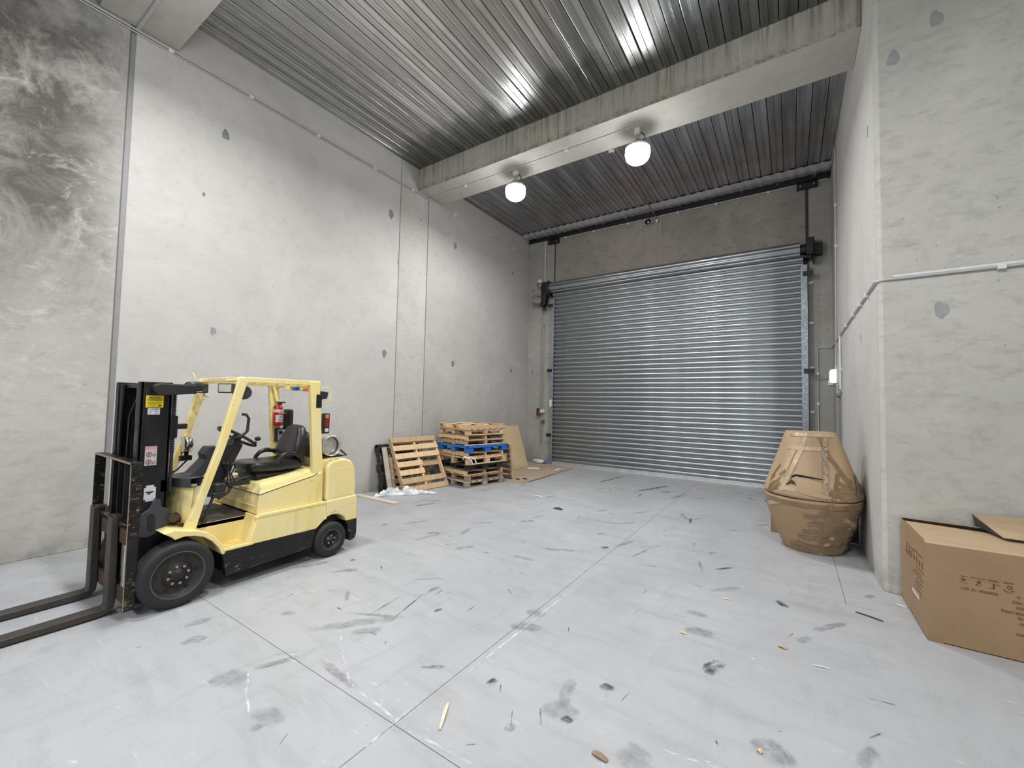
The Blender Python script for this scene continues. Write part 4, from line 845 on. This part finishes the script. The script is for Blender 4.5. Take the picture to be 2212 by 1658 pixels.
l, r_ = sp_(.979, 1.02, 1.07, -.02, .02, .01); pallet('brown pallet, third from the top of the stack', l, r_ + PI/2, h=.108, mat='woodold', mat2='wood', a=1.07, b=1.02)
l, r_ = sp_(1.088, 1.0, 1.06, .0, .0, .0); pallet('wooden block pallet, second from the top of the stack', l, r_, b=1.06, h=.112, style='block', mat='wood')
# top one: upside-down
l, r_ = sp_(1.202, 1.04, 1.14, .02, -.02, .015); e = pallet('topmost wooden pallet of the stack, lying upside down', (l[0], l[1], 1.202+.112), a=1.04, b=1.14, h=.112, style='stringer', mat='wood', rot=Euler((PI, 0, r_)))
# white strap on the light block pallet
st = MB(); st.tube([(-5.66, 6.70, .60), (-5.60, 6.665, .66), (-5.53, 6.70, .64), (-5.49, 6.76, .58), (-5.47, 6.80, .50)], [.016, .02, .018, .016, .01], 8).tube([(-5.56, 6.72, .62), (-5.50, 6.72, .66), (-5.45, 6.83, .62), (-5.44, 6.86, .53)], .015, 8)
tag(st.build('plastic_strap', M['white']), 'white plastic strap hanging over the near corner of the light block pallet', 'strap')

def lean_rot(yaw, lean):
    """local x -> along the floor edge, local y -> up the leaning face, local z -> outward from the wall"""
    e = Vector((math.sin(yaw), math.cos(yaw), 0)); n = Vector((-math.cos(yaw), math.sin(yaw), 0)); up = n*math.sin(lean) + Vector((0, 0, math.cos(lean)))
    return e, up, e.cross(up)
def lean(yaw, ln, ox, oy, a, b, off):
    e, up, nn = lean_rot(yaw, ln); m = Matrix((e, up, nn)).transposed()
    c = Vector((ox, oy, 0)) + e*a/2 + up*b/2 - nn*off
    return c, m.to_euler()
c, q = lean(.082, .485, -6.172, 5.63, 1.15, 1.16, .12); c.z += .012
pallet('light wooden pallet leaning in front, two of its boards broken short', c, rot=q, a=1.15, b=1.16, h=.12, mat='wood', short=(2, 3))
c, q = lean(.0, .20, -6.50, 5.66, 1.0, .67, .112); c.z += .006
pallet('brown wooden pallet leaning behind the broken light one', c, rot=q, a=1.0, b=.67, h=.112, ntop=5, mat='woodold', mat2='wood')
c, q = lean(.0, .195, -6.60, 5.40, 1.1, .93, .10); c.z += .003
plastic_pallet('black plastic pallet leaning on the left wall', c, 'blackp', rot=q, a=1.1, b=.93, h=.10)
e_, up_, nn_ = lean_rot(.0, .27); bd = empty('weathered_board', (-6.50, 5.5, 0), 'weathered grey board leaning on the black plastic pallet', 'board')
m = Matrix((e_, up_, nn_)).transposed(); MB().obox(Vector((-6.50, 5.545, .012)) + up_*.44, (.055, .44, .011), m).build('plank', M['woodgrey'], bd, .004, 1)
# pallet standing behind the stack
ln_ = .20; ee = Vector((math.cos(.10), math.sin(.10), 0)); uu = Vector((math.sin(.10)*math.sin(ln_), -math.cos(.10)*math.sin(ln_), math.cos(ln_))); zz = ee.cross(uu)
q = Matrix((ee, uu, zz)).transposed().to_euler(); c = Vector((-5.42, 8.17, .03)) - ee*.5 + uu*.41 - zz*.12
pallet('shaded pallet leaning just right of the stack, block ends toward the plywood', c, rot=q, a=1.0, b=.82, h=.12, style='block', mat='woodshade', mat2='wood')
# plywood sheet
e_, up_, nn_ = lean_rot(.015, .324); m = Matrix((e_, up_, nn_)).transposed()
pe = MB(); pe.obox(Vector((-6.139, 9.271, .02)) + e_*.40 + up_*.60 - nn_*.007, (.40, .60, .007), m)
tag(pe.build('plywood_sheet', M['ply']), 'pale plywood sheet leaning on the left wall right of the pallets', 'plywood')
fs = MB().prism([(-4.98, 7.97), (-4.99, 8.15), (-5.01, 9.4), (-5.03, 10.72), (-5.3, 10.80), (-5.9, 10.93), (-6.84, 11.10), (-6.84, 9.6), (-6.5, 8.6), (-5.66, 7.80)], 'z', .002, .014)
tag(fs.build('cardboard_sheet', M['cardfloor']), 'large flattened brown cardboard sheet on the floor below the plywood', 'cardboard')
fs = MB().prism([(-4.96, 8.2), (-4.97, 8.8), (-5.02, 9.8), (-5.06, 10.5), (-5.16, 10.5), (-5.12, 9.2), (-5.05, 8.2)], 'z', .014, .026)
tag(fs.build('cardboard_strip', M['cardfloor']), 'narrow folded cardboard strip along the outer edge of the big cardboard sheet', 'cardboard')
tag(MB().obox((-5.83, 9.86, .028), (.16, .11, .008), rotm('Z', .5)).build('small_board', M['white']), 'small pale board lying on the cardboard sheet beside the plywood', 'board')
tag(MB().blob((-6.28, 10.90, .07), (.20, .09, .055), .6, rotm('Z', -.3)).build('white_bag', M['white']), 'white plastic bag at the foot of the back wall beside the roller door', 'bag')
tag(MB().blob((-6.05, 10.86, .045), (.06, .05, .03), .7).build('blue_rag', M['blue']), 'small blue rag next to the white bag at the back wall', 'rag')
tag(MB().blob((-5.19, 10.05, .04), (.05, .20, .008), .9, rotm('Z', .1)).build('white_film', M['wrap']), 'thin white film scrap lying on the cardboard strip', 'film')
tag(MB().blob((-5.3, 8.25, .03), (.05, .03, .015), .7).blob((-5.2, 8.4, .028), (.06, .03, .014), .7).build('dark_scrap', M['rusty']), 'dark scrap on the cardboard sheet near the leaning shaded pallet', 'scrap')
# loose plank + wrap on the floor left of the pallets
tag(MB().obox((-6.26, 5.0, .012), (.055, .57, .011), rotm('Z', PI/2+.0)).build('loose_plank', M['woodpale']), 'loose pale plank lying on the floor behind the forklift', 'plank')
wm = MB(); NX, NY = 46, 22; pts = []
for i in range(NX+1):
    for j in range(NY+1):
        u, v = i/NX, j/NY; x = -6.42+.62*u*1.0+.10*(v-.5); y = 5.18+.80*u+.20*(v-.5)
        en = max(0, math.sin(PI*v))**.6*(max(0, math.sin(PI*min(1, u*1.02)))**.5)*(1-.6*u)
        z = .006+en*(.06+.22*abs(mnoise.noise(Vector((u*9, v*5, 1.3))))+.08*abs(mnoise.noise(Vector((u*25, v*14, 7)))))
        pts.append((x+.05*mnoise.noise(Vector((u*7, v*6, 3))), y+.05*mnoise.noise(Vector((u*6, v*7, 9))), z))
wm.add(pts, [(i*(NY+1)+j, (i+1)*(NY+1)+j, (i+1)*(NY+1)+j+1, i*(NY+1)+j+1) for i in range(NX) for j in range(NY)])
tag(wm.build('plastic_wrap', M['wrap']), 'crumpled white plastic wrap on the floor in front of the leaning pallets', 'wrap')

# ------------------------------------------------------------------ wrapped cardboard shell (two tapered halves)
eg = empty('wrapped_carton_bundle', (.21, 6.76, 0), 'tall brown taped cardboard bundle shaped like two tapered tubs rim to rim', 'package')
def tub(levels, n=56, squ=0.0, ph=0.0, top=True, bot=False, seed=0):
    mb = MB(); pts = []
    for k, (z, r, sq) in enumerate(levels):
        for j in range(n):
            a = 2*PI*j/n; c_, s_ = math.cos(a-ph), math.sin(a-ph)
            q = (abs(c_)**(2+sq)+abs(s_)**(2+sq))**(-1/(2+sq))
            rr = r*q/(1+.05*sq) + .012*mnoise.noise(Vector((c_*3, s_*3, z*5+seed))) + .004*mnoise.noise(Vector((c_*11, s_*11, z*19+seed)))
            pts.append((.21+rr*math.cos(a), 6.76+rr*math.sin(a), z))
    mb.add(pts, [(i*n+j, i*n+(j+1) % n, (i+1)*n+(j+1) % n, (i+1)*n+j) for i in range(len(levels)-1) for j in range(n)], True)
    if top: mb.add(pts[-n:], [tuple(range(n))])
    if bot: mb.add(pts[:n], [tuple(range(n))[::-1]])
    return mb
lo = [(.0+.002, .30, .15), (.03, .325, .1), (.12, .365, .1), (.25, .415, .1), (.40, .465, .05), (.55, .505, 0), (.64, .525, 0), (.675, .525, 0), (.690, .505, 0)]
tub(lo, bot=True, seed=1).build('lower_tub', M['cardtape'], eg)
hi = [(.690, .500, 0), (.700, .525, .0), (.73, .530, .1), (.80, .505, .3), (.95, .450, .7), (1.10, .400, 1.0), (1.25, .350, 1.2), (1.40, .300, 1.4), (1.47, .277, 1.5), (1.495, .262, 1.5)]
tub(hi, ph=.32, seed=5).build('upper_tub', M['cardtop'], eg)
MB().torus((.21, 6.76, .690), .508, .010, None, 56, 6).build('rim_gap', M['black'], eg)
# direction toward the viewer
vd = Vector((-.21, -6.76, 0)).normalized(); vr = Vector((-vd.y, vd.x, 0)); vr = -vr if vr.x < 0 else vr
def onshell(du, z, r, push=0.0):
    a = du/ r; d = vd*math.cos(a) + vr*math.sin(a)
    return Vector((.21, 6.76, z)) + d*(r+push)
def shell_strip(pl, rad, w, name, mat, push=.006):
    mb = MB(); V = []
    for (du, z), ww in zip(pl, w):
        V += [onshell(du, z+ww, rad(z), push), onshell(du, z-ww, rad(z), push)]
    mb.add(V, [(2*i, 2*i+2, 2*i+3, 2*i+1) for i in range(len(pl)-1)]); return mb.build(name, mat, eg)
def rad_hi(z): return .535 - (z-.72)*.335 + .010
gap = [(-.215, .90), (-.20, .935), (-.16, .962), (-.08, .965), (0, .960), (.08, .952), (.15, .945)]
shell_strip(gap, rad_hi, [.012, .024, .020, .013, .010, .008, .003], 'torn_gap', M['black'])
shell_strip([(-.27, .845), (-.21, .865), (-.17, .86), (-.15, .835)], rad_hi, [.004, .045, .035, .002], 'torn_gap', M['rusty'], .004)
shell_strip([(-.16, .80), (-.05, .79), (.08, .765), (.19, .745)], rad_hi, [.006, .035, .03, .012], 'torn_flap', M['cardlight'], .014)
# clear tape seam down the front, its glints mottled into the colour
sm = MB(); V = []
for i in range(20):
    z = 1.45-.036*i; du = .14+.006*math.sin(i*2.1); w_ = .018+.010*abs(math.sin(i*1.3))
    V += [onshell(du-w_, z, rad_hi(z), .004+.008*(i % 2)), onshell(du+w_, z, rad_hi(z), .006+.006*((i+1) % 2))]
sm.add(V, [(2*i, 2*i+2, 2*i+3, 2*i+1) for i in range(19)]); sm.build('seam_tape', plain('clear_tape', (.50, .38, .27), .06, .3, var=.8, bumpy=1.0, scale=34, Coat_Weight=1.0), eg)
def prof_r(levels, z):
    for (za, ra, _), (zb, rb_, _) in zip(levels, levels[1:]):
        if za <= z <= zb: return ra+(rb_-ra)*(z-za)/(zb-za)
    return levels[-1][1]
def shell_pt(levels, ph, seed, a, z, push):
    sq = 0
    for (za, ra, sa), (zb, rb_, sb) in zip(levels, levels[1:]):
        if za <= z <= zb: sq = sa+(sb-sa)*(z-za)/(zb-za)
    r = prof_r(levels, z); c_, s_ = math.cos(a-ph), math.sin(a-ph)
    q = (abs(c_)**(2+sq)+abs(s_)**(2+sq))**(-1/(2+sq)); rr = r*q/(1+.05*sq) + .012*mnoise.noise(Vector((c_*3, s_*3, z*5+seed))) + push
    return (.21+rr*math.cos(a), 6.76+rr*math.sin(a), z)
va = math.atan2(vd.y, vd.x)
def tapes(levels, ph, seed, items, mat, zlo, zhi):
    mb = MB()
    for k, (a, z, L, w, tl_) in enumerate(items):
        V = []; K = max(3, int(L/.05)); r = prof_r(levels, z); push = .0045+.0012*(k % 5)
        for i in range(K+1):
            t_ = (i/K-.5)*L; ca, sa = math.cos(tl_), math.sin(tl_)
            for e_ in (-w/2, w/2):
                aa = a+(t_*ca-e_*sa)/r; zz_ = min(zhi, max(zlo, z+t_*sa+e_*ca)); V.append(shell_pt(levels, ph, seed, aa, zz_, push))
        mb.add(V, [(2*i, 2*i+2, 2*i+3, 2*i+1) for i in range(K)], True)
    o = mb.build('tape_strip', mat, eg); o['kind'] = 'stuff'
R2 = random.Random(21)
tapes(lo, 0, 1, [(va+.9+R2.uniform(-.75, .45), R2.uniform(.12, .64), R2.uniform(.15, .5), .048, R2.choice((0, .05, -.12, 1.5, .1))) for _ in range(46)]
      + [(va+R2.uniform(-1.2, 1.4), R2.uniform(.04, .12), R2.uniform(.2, .5), .048, R2.uniform(-.3, .2)) for _ in range(8)] + [(va+R2.uniform(-1.3, 1.5), .625, .5, .048, 0) for _ in range(8)], M['tapeA'], .006, .672)
tapes(lo, 0, 1, [(va+.75, .30, .55, .05, .75), (va+.45, .2, .5, .05, 1.2), (va-.9, .58, .3, .05, .3), (va+1.0, .42, .4, .05, -.4)], M['tapeB'], .006, .672)
tapes(hi, .32, 5, [(va+.9+R2.uniform(-.4, .5), R2.uniform(.74, .90), R2.uniform(.1, .35), .048, R2.choice((0, -.1, 1.2, 0, -.5))) for _ in range(18)]
      + [(va-.75+R2.uniform(-.3, .1), R2.uniform(.76, 1.0), R2.uniform(.1, .25), .048, R2.uniform(-.2, 1.4)) for _ in range(9)] + [(va+.62, 1.15, .75, .05, 1.95)], M['tapeA'], .705, 1.49)
tapes(hi, .32, 5, [(va-.42, 1.1, .7, .05, 1.30), (va-.62, 1.05, .5, .06, 1.35), (va-.1, 1.30, .45, .05, 0), (va-.85, .90, .35, .05, .6), (va+.0, 1.47, .5, .05, 0), (va-.6, .80, .4, .05, 0)], M['tapeB'], .705, 1.49)
# things behind the bundle
bb = empty('brown_carton', (-.02, 7.45, 0), 'plain brown carton half hidden behind the wrapped bundle', 'box')
B(-.26, .22, 7.235, 7.65, 0, .42).build('carton_body', M['card'], bb, .004, 1); B(-.262, .222, 7.233, 7.652, .415, .423).build('carton_lid', M['cardlight'], bb)
fp = empty('framed_black_panel', (.60, 7.35, 0), 'black panel with thin white frame standing between the bundle and the right wall', 'panel')
B(.40, .742, 7.30, 7.32, .012, .66).build('panel_face', M['black'], fp); MB().box(.40, .748, 7.292, 7.322, .0, .012).box(.742, .749, 7.292, 7.322, .0, .67).box(.40, .748, 7.292, 7.322, .66, .668).build('frame_edge', M['white'], fp)

# ------------------------------------------------------------------ big carton at right
bc = empty('large_carton', (1.7, 5.09, 0), 'large open brown carton with upside-down printing against the right pillar', 'box')
x0, y0, x1, y1, h = .880, 4.640, 2.75, 5.55, .755
t = .006
MB().box(x0, x1, y0, y0+t, 0, h).box(x0, x1, y1-t, y1, 0, h).box(x0, x0+t, y0, y1, 0, h).box(x1-t, x1, y0, y1, 0, h).box(x0, x1, y0, y1, .002, .010).build('carton_wall', M['card'], bc, .0015, 1)
def sheet(V, name, mat, th_=.005):
    V = [Vector(p) for p in V]; nn = (V[1]-V[0]).cross(V[-1]-V[0]).normalized()*th_; n_ = len(V)
    return MB().add(V+[p-nn for p in V], [tuple(range(n_)), tuple(range(n_, 2*n_))[::-1]]+[(i, (i+1) % n_, (i+1) % n_+n_, i+n_) for i in range(n_)]).build(name, mat, bc)
sheet([(x0+.015, y0+.066, h-.004), (x0+.62, y0+.155, h-.008), (x1, y0+.13, h-.02), (x1, y1-.12, h-.02), (x0+.6, y1-.145, h-.012), (x0+.015, y1-.10, h-.004)], 'end_flap', M['cardlight'])
sheet([(x0, y0, h), (x1, y0, h+.005), (x1, y0+.20, h+.004), (x0+.63, y0+.135, h+.004), (x0+.55, y0+.105, h+.006), (x0, y0+.058, h+.010)], 'front_flap', M['cardlight'])
sheet([(x0, y1-.060, h+.018), (x0+.55, y1-.085, h+.016), (x1, y1-.13, h+.012), (x1, y1, h+.002), (x0, y1, h+.004)], 'back_flap', M['cardlight'])
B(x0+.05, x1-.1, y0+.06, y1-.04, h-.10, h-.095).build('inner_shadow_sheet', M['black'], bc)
sheet([(1.44, 5.14, h+.02), (1.80, 5.16, h+.01), (2.7, 5.16, h+.01), (2.7, 5.54, h+.15), (1.36, 5.54, h+.12)], 'raised_flap', M['cardlight'])
sheet([(1.44, 5.14, h+.018), (1.36, 5.54, h+.12), (1.38, 5.545, h+.01)], 'flap_shade', M['greyp'], .003)  # dark sheet standing in for the shade under the raised flap
ink = M['brownink']; yf = y0-.0008
def ft(s, x, z, size, al='RIGHT'): return text('print', s, size, (x, yf, z), (-1, 0, 0), (0, 0, -1), ink, bc, .70, 'LEFT' if al == 'RIGHT' else 'RIGHT')
ft('EX2407R04  12F  02T+', 1.262, .462, .0285)
for s_t, x, z in (('10', 1.357, .467), ('1 PIECE', 1.333, .427), ('BEIGE', 1.351, .389), ('HANGER (APPLE)', 1.275, .351), ('750', 1.356, .318), ('KGS', 1.364, .278), ('CHINA', 1.346, .201)): ft(s_t, x, z, .027, 'RR')
# handling pictograms, upside down: fragile glass, do-not, this-way, sun
pg = MB()
def pb(cx_, cz, w, h_, a=0.0): pg.obox((cx_, yf, cz), (w/2, .0006, h_/2), rotm('Y', a))
for xa, xb, z in ((1.066, 1.105, .543), (1.125, 1.205, .545), (1.215, 1.268, .549), (1.215, 1.268, .541), (1.292, 1.340, .553), (1.292, 1.345, .545)): pb((xa+xb)/2, z, xb-xa, .0035)
pb(1.085, .531, .003, .02); pg.prism([(1.067, .522), (1.103, .522), (1.095, .512), (1.085, .508), (1.075, .512)], 'y', yf-.0006, yf+.0006)
for a in range(5): pb(1.067+.009*a, .494+.003*(a % 2), .008, .003, .6*(a-2))
pb(1.165, .512, .004, .045, .7); pb(1.170, .512, .004, .040, -.6); pb(1.158, .493, .02, .004, .3); pg.torus((1.166, yf, .520), .008, .002, rotm('X', PI/2), 12, 4)
pb(1.243, .508, .010, .040); pb(1.228, .489, .03, .004); pb(1.262, .519, .024, .004)
pg.torus((1.322, yf, .517), .011, .003, rotm('X', PI/2), 12, 4)
for a in range(7): pb(1.316+.022*math.cos(a*.5+3.3), .497+.016*math.sin(a*.5+3.3), .016, .003, -(a*.5+3.3))
pg.build('pictogram', ink, bc)
lx = x0-.0008
sl = MB()
for ya, za, yb, zb in ((5.33, .578, 5.02, .578), (5.37, .50, 5.13, .50), (5.05, .61, 4.75, .585), (4.99, .475, 4.72, .475), (5.0, .435, 4.79, .44), (5.09, .405, 4.75, .408), (4.99, .365, 4.77, .365), (4.99, .33, 4.82, .33), (4.98, .29, 4.79, .29), (4.86, .26, 4.80, .26)):
    sl.obox((lx, (ya+yb)/2, (za+zb)/2), (.0006, abs(ya-yb)/2, .0045))
for i in range(6): sl.obox((lx, 5.30-i*.09, .54-.005*(i % 2)), (.0006, .016, .018)); sl.obox((lx, 5.30-i*.09, .51), (.0006, .024, .003))
sl.obox((lx, 4.765, .535), (.0006, .012, .03)); sl.build('side_print', ink, bc)
B(x0-.0012, x0, 4.89, 5.12, .215, .245).build('white_label', M['whitestick'], bc)
B(x0+.0, x0+.09, y0-.001, y0, .0, .07).build('tape_patch', plain('brown_tape', (.30, .20, .10), .2), bc)

# ------------------------------------------------------------------ floor marks and litter
def mark_mat(name, col, a0, a1, stretch=1.0, amax=.85):
    n = N(name); n.set('Base Color', col); n.set('Roughness', .6)
    g_ = n.sep(n.tc.outputs['Generated'])
    dx_ = n.math('SUBTRACT', g_[0], .5); dy_ = n.math('SUBTRACT', g_[1], .5)
    rr_ = n.math('ADD', n.math('POWER', n.math('ABSOLUTE', dx_), 3.0), n.math('POWER', n.math('ABSOLUTE', dy_), 3.0))
    ex_ = n.rng(n.math('ADD', rr_, n.math('MULTIPLY', n.math('SUBTRACT', n.noise(n.map(src='Object'), 9, 3, .6), .5), .24)), .10, .0)
    r = n.rand(); off = n.new('ShaderNodeCombineXYZ'); n.put(off.inputs[0], n.math('MULTIPLY', r, 51)); n.put(off.inputs[1], n.math('MULTIPLY', r, 23))
    ad = n.new('ShaderNodeVectorMath', operation='ADD'); n.put(ad.inputs[0], n.map((7, 16*stretch, 1), (0, 0, .15), src='Object')); n.put(ad.inputs[1], off.outputs[0])
    nz = n.noise(ad.outputs[0], 1.2, 7, .75, .4)
    n.set('Alpha', n.math('MULTIPLY', n.math('MULTIPLY', n.ramp(nz, (a0, 0.0), (a1, 1.0)), ex_), amax)); return n.m
MK = [mark_mat('tyre_smudge', (.13, .13, .14), .34, .66, 1, .45), mark_mat('rubber_scuff', (.045, .045, .05), .40, .60, 1, .8), mark_mat('grey_smear', (.22, .22, .225), .30, .70, .6, .45)]
MP = mark_mat('white_powder', (.80, .81, .82), .46, .60, 1, .8)
def decal(name, x0, y0, x1, y1, w, mat, z=.0012):
    a = Vector((x0, y0, 0)); b = Vector((x1, y1, 0)); d = b-a; w *= .75; L = max(d.length, w)*1.5; ang = math.atan2(d.y, d.x); c = (a+b)/2
    me = bpy.data.meshes.new(name); me.from_pydata([(-L/2, -w, 0), (L/2, -w, 0), (L/2, w, 0), (-L/2, w, 0)], [], [(0, 1, 2, 3)]); me.materials.append(mat)
    o = bpy.data.objects.new(name, me); C.objects.link(o); o.parent = fl; o.location = (c.x, c.y, z+random.uniform(0, .0006)); o.rotation_euler = (0, 0, ang)
marks = [(-3.958,1.403,-3.918,1.536,0.09),(-3.712,1.306,-3.638,1.396,0.10),(-3.101,1.982,-2.744,2.415,0.10),(-2.826,2.099,-2.694,2.235,0.07),(-3.546,1.926,-3.469,1.981,0.06),(-3.976,2.674,-3.837,2.852,0.07),(-4.075,2.964,-4.101,3.013,0.05),(-1.879,2.909,-1.684,2.983,0.10),(-1.898,3.194,-1.770,3.170,0.12),(-1.614,2.215,-1.610,2.284,0.05),(-2.083,2.109,-1.978,2.178,0.03),(-1.104,2.242,-1.052,2.236,0.05),(-1.225,2.268,-1.057,2.296,0.12),(-1.326,2.001,-1.295,2.003,0.06),(-0.770,3.995,-0.623,4.005,0.08),(-0.711,3.687,-0.541,3.694,0.11),(-0.495,3.184,-0.430,3.342,0.08),(-1.023,2.636,-0.959,2.629,0.07),(-0.745,2.221,-0.621,2.206,0.14),(-0.157,2.709,-0.031,2.620,0.14),(-4.050,3.908,-3.963,4.338,0.06),(-3.418,3.956,-3.313,4.139,0.07),(-2.724,4.188,-2.475,4.195,0.06),(-2.532,4.625,-2.175,4.794,0.06),(-2.556,1.279,-2.383,1.295,0.10),(-2.462,1.198,-2.414,1.212,0.05),(-2.714,6.704,-2.646,6.950,0.05),(-2.669,8.858,-2.324,9.766,0.10),(-3.677,9.343,-3.547,10.238,0.08),(-1.961,8.612,-1.804,9.107,0.09),(0.282,2.840,0.355,2.996,0.06),(-2.549,2.700,-2.523,2.758,0.04),(-2.714,2.164,-2.659,2.164,0.03),(-2.744,2.415,-2.847,2.798,0.012),(-2.960,2.400,-2.999,2.686,0.01),(-4.688,4.330,-4.562,4.579,0.05),(-3.940,4.909,-3.752,5.115,0.05),(-2.314,1.716,-2.669,1.751,0.05),(-3.087,1.274,-2.920,1.338,0.14),(-2.871,1.669,-2.971,1.473,0.05)]
hard = {9, 10, 11, 16, 17, 31, 32, 33, 34, 6, 27, 28}
for i, q in enumerate(marks): decal('tyre_mark', *q, MK[1] if i in hard else MK[0 if i % 2 else 2])
for i in range(70):
    x = random.uniform(-5.8, .6); y = random.uniform(2.2, 10.5); a = random.gauss(1.2, .5); L = random.uniform(.08, .35)
    decal('tyre_mark', x, y, x+L*math.cos(a), y+L*math.sin(a), random.uniform(.02, .07), MK[random.choice((0, 2, 0, 1))])
for i in range(90):
    x = random.uniform(-4.5, .4); y = random.uniform(1.0, 6.5); a = random.uniform(0, PI); L = random.uniform(.03, .12)
    decal('scratch', x, y, x+L*math.cos(a), y+L*math.sin(a), random.uniform(.003, .010), MK[1] if random.random() < .7 else MP)
for pl in ([(-2.91, 2.04), (-2.66, 1.89), (-2.36, 1.73), (-2.16, 1.7), (-2.03, 1.7), (-1.88, 1.68), (-1.69, 1.67), (-1.55, 1.69), (-1.3, 1.71)], [(-2.98, 1.41), (-2.76, 1.3), (-2.56, 1.23)], [(-1.85, 1.45), (-1.86, 1.8)], [(-1.80, 2.3), (-1.78, 3.6)], [(-.55, 2.35), (-.1, 2.42)], [(-4.0, 1.9), (-3.6, 2.5)]):
    for a, b in zip(pl, pl[1:]): decal('powder_trace', *a, *b, .014, MP)
def scrap(name, q, w, t_, mat, label, cat='scrap', lift=.0):
    a = Vector((q[0], q[1], 0)); b = Vector((q[2], q[3], 0)); d = b-a; L = d.length/2; c = (a+b)/2
    mm = rotm('Z', math.atan2(d.y, d.x)); mb = MB(); P = []
    k = 5
    for i in range(k+1):
        s_ = -1+2*i/k; ww = w*(.35+.65*math.sqrt(max(0, 1-(s_*.9)**2))); z = .002+lift*(1-abs(s_))
        P += [Vector((s_*L, -ww, z)), Vector((s_*L, ww*.8, z+lift*.3)), Vector((s_*L, ww*.8, z+lift*.3+t_)), Vector((s_*L, -ww, z+t_))]
    P = [c + mm @ p for p in P]; f = []
    for i in range(k):
        for j in range(4): f.append((i*4+j, i*4+(j+1) % 4, (i+1)*4+(j+1) % 4, (i+1)*4+j))
    f += [(0, 1, 2, 3), (k*4+3, k*4+2, k*4+1, k*4)]
    mb.add(P, f); tag(mb.build(name, mat), label, cat)
scrap('wood_splinter', (-1.613, 1.770, -1.712, 1.946), .010, .006, M['woodpale'], 'long pale wood splinter lying in the near foreground', 'splinter', .01)
scrap('cardboard_scrap', (-.098, 3.842, -.040, 3.826), .020, .003, M['cardlight'], 'small tan cardboard scrap on the floor left of the large carton', 'scrap', .01)
scrap('paper_strip', (.111, 3.704, .215, 3.716), .006, .002, M['white'], 'thin white strip on the floor left of the large carton', 'strip', .004)
scrap('dark_stick', (.462, 4.873, .637, 4.797), .006, .006, M['rusty'], 'thin dark stick on the floor in front of the pillar corner', 'stick', .004)
scrap('bark_scrap', (-.868, 2.117, -.784, 2.108), .018, .004, M['woodold'], 'brown bark scrap at the bottom edge right of centre', 'scrap', .008)
scrap('wood_curl', (-.159, 2.633, -.142, 2.617), .012, .004, M['wood'], 'tiny wood curl near the bottom edge below the large carton', 'scrap', .012)
scrap('wood_chip', (-.553, 4.455, -.484, 4.461), .008, .003, M['woodpale'], 'small pale wood chip on the open floor in front of the wrapped bundle', 'chip', .004)
scrap('wood_chip', (-.752, 3.598, -.703, 3.593), .012, .003, M['wood'], 'tan wood chip beside the grey tyre smear right of centre', 'chip', .006)
scrap('paper_scrap', (-4.139, 7.061, -3.980, 7.088), .035, .003, M['white'], 'white paper scrap on the floor in front of the pallet stack', 'paper', .008)
scrap('grey_scrap', (-3.394, 6.438, -3.232, 6.449), .030, .004, M['greyp'], 'dark grey scrap on the floor at mid distance before the roller door', 'scrap', .02)
scrap('blue_scrap', (-.434, 9.443, -.359, 9.455), .03, .01, M['blue'], 'small blue scrap on the floor at the lower right of the roller door', 'scrap', .02)
scrap('paper_scrap', (-.36, 7.441, -.29, 7.372), .012, .003, M['white'], 'tiny white paper scrap beside the hidden brown carton', 'paper', .004)
scrap('paper_scrap', (.80, 5.30, .86, 5.26), .012, .003, M['white'], 'tiny white paper scrap at the foot of the pillar beside the large carton', 'paper', .003)
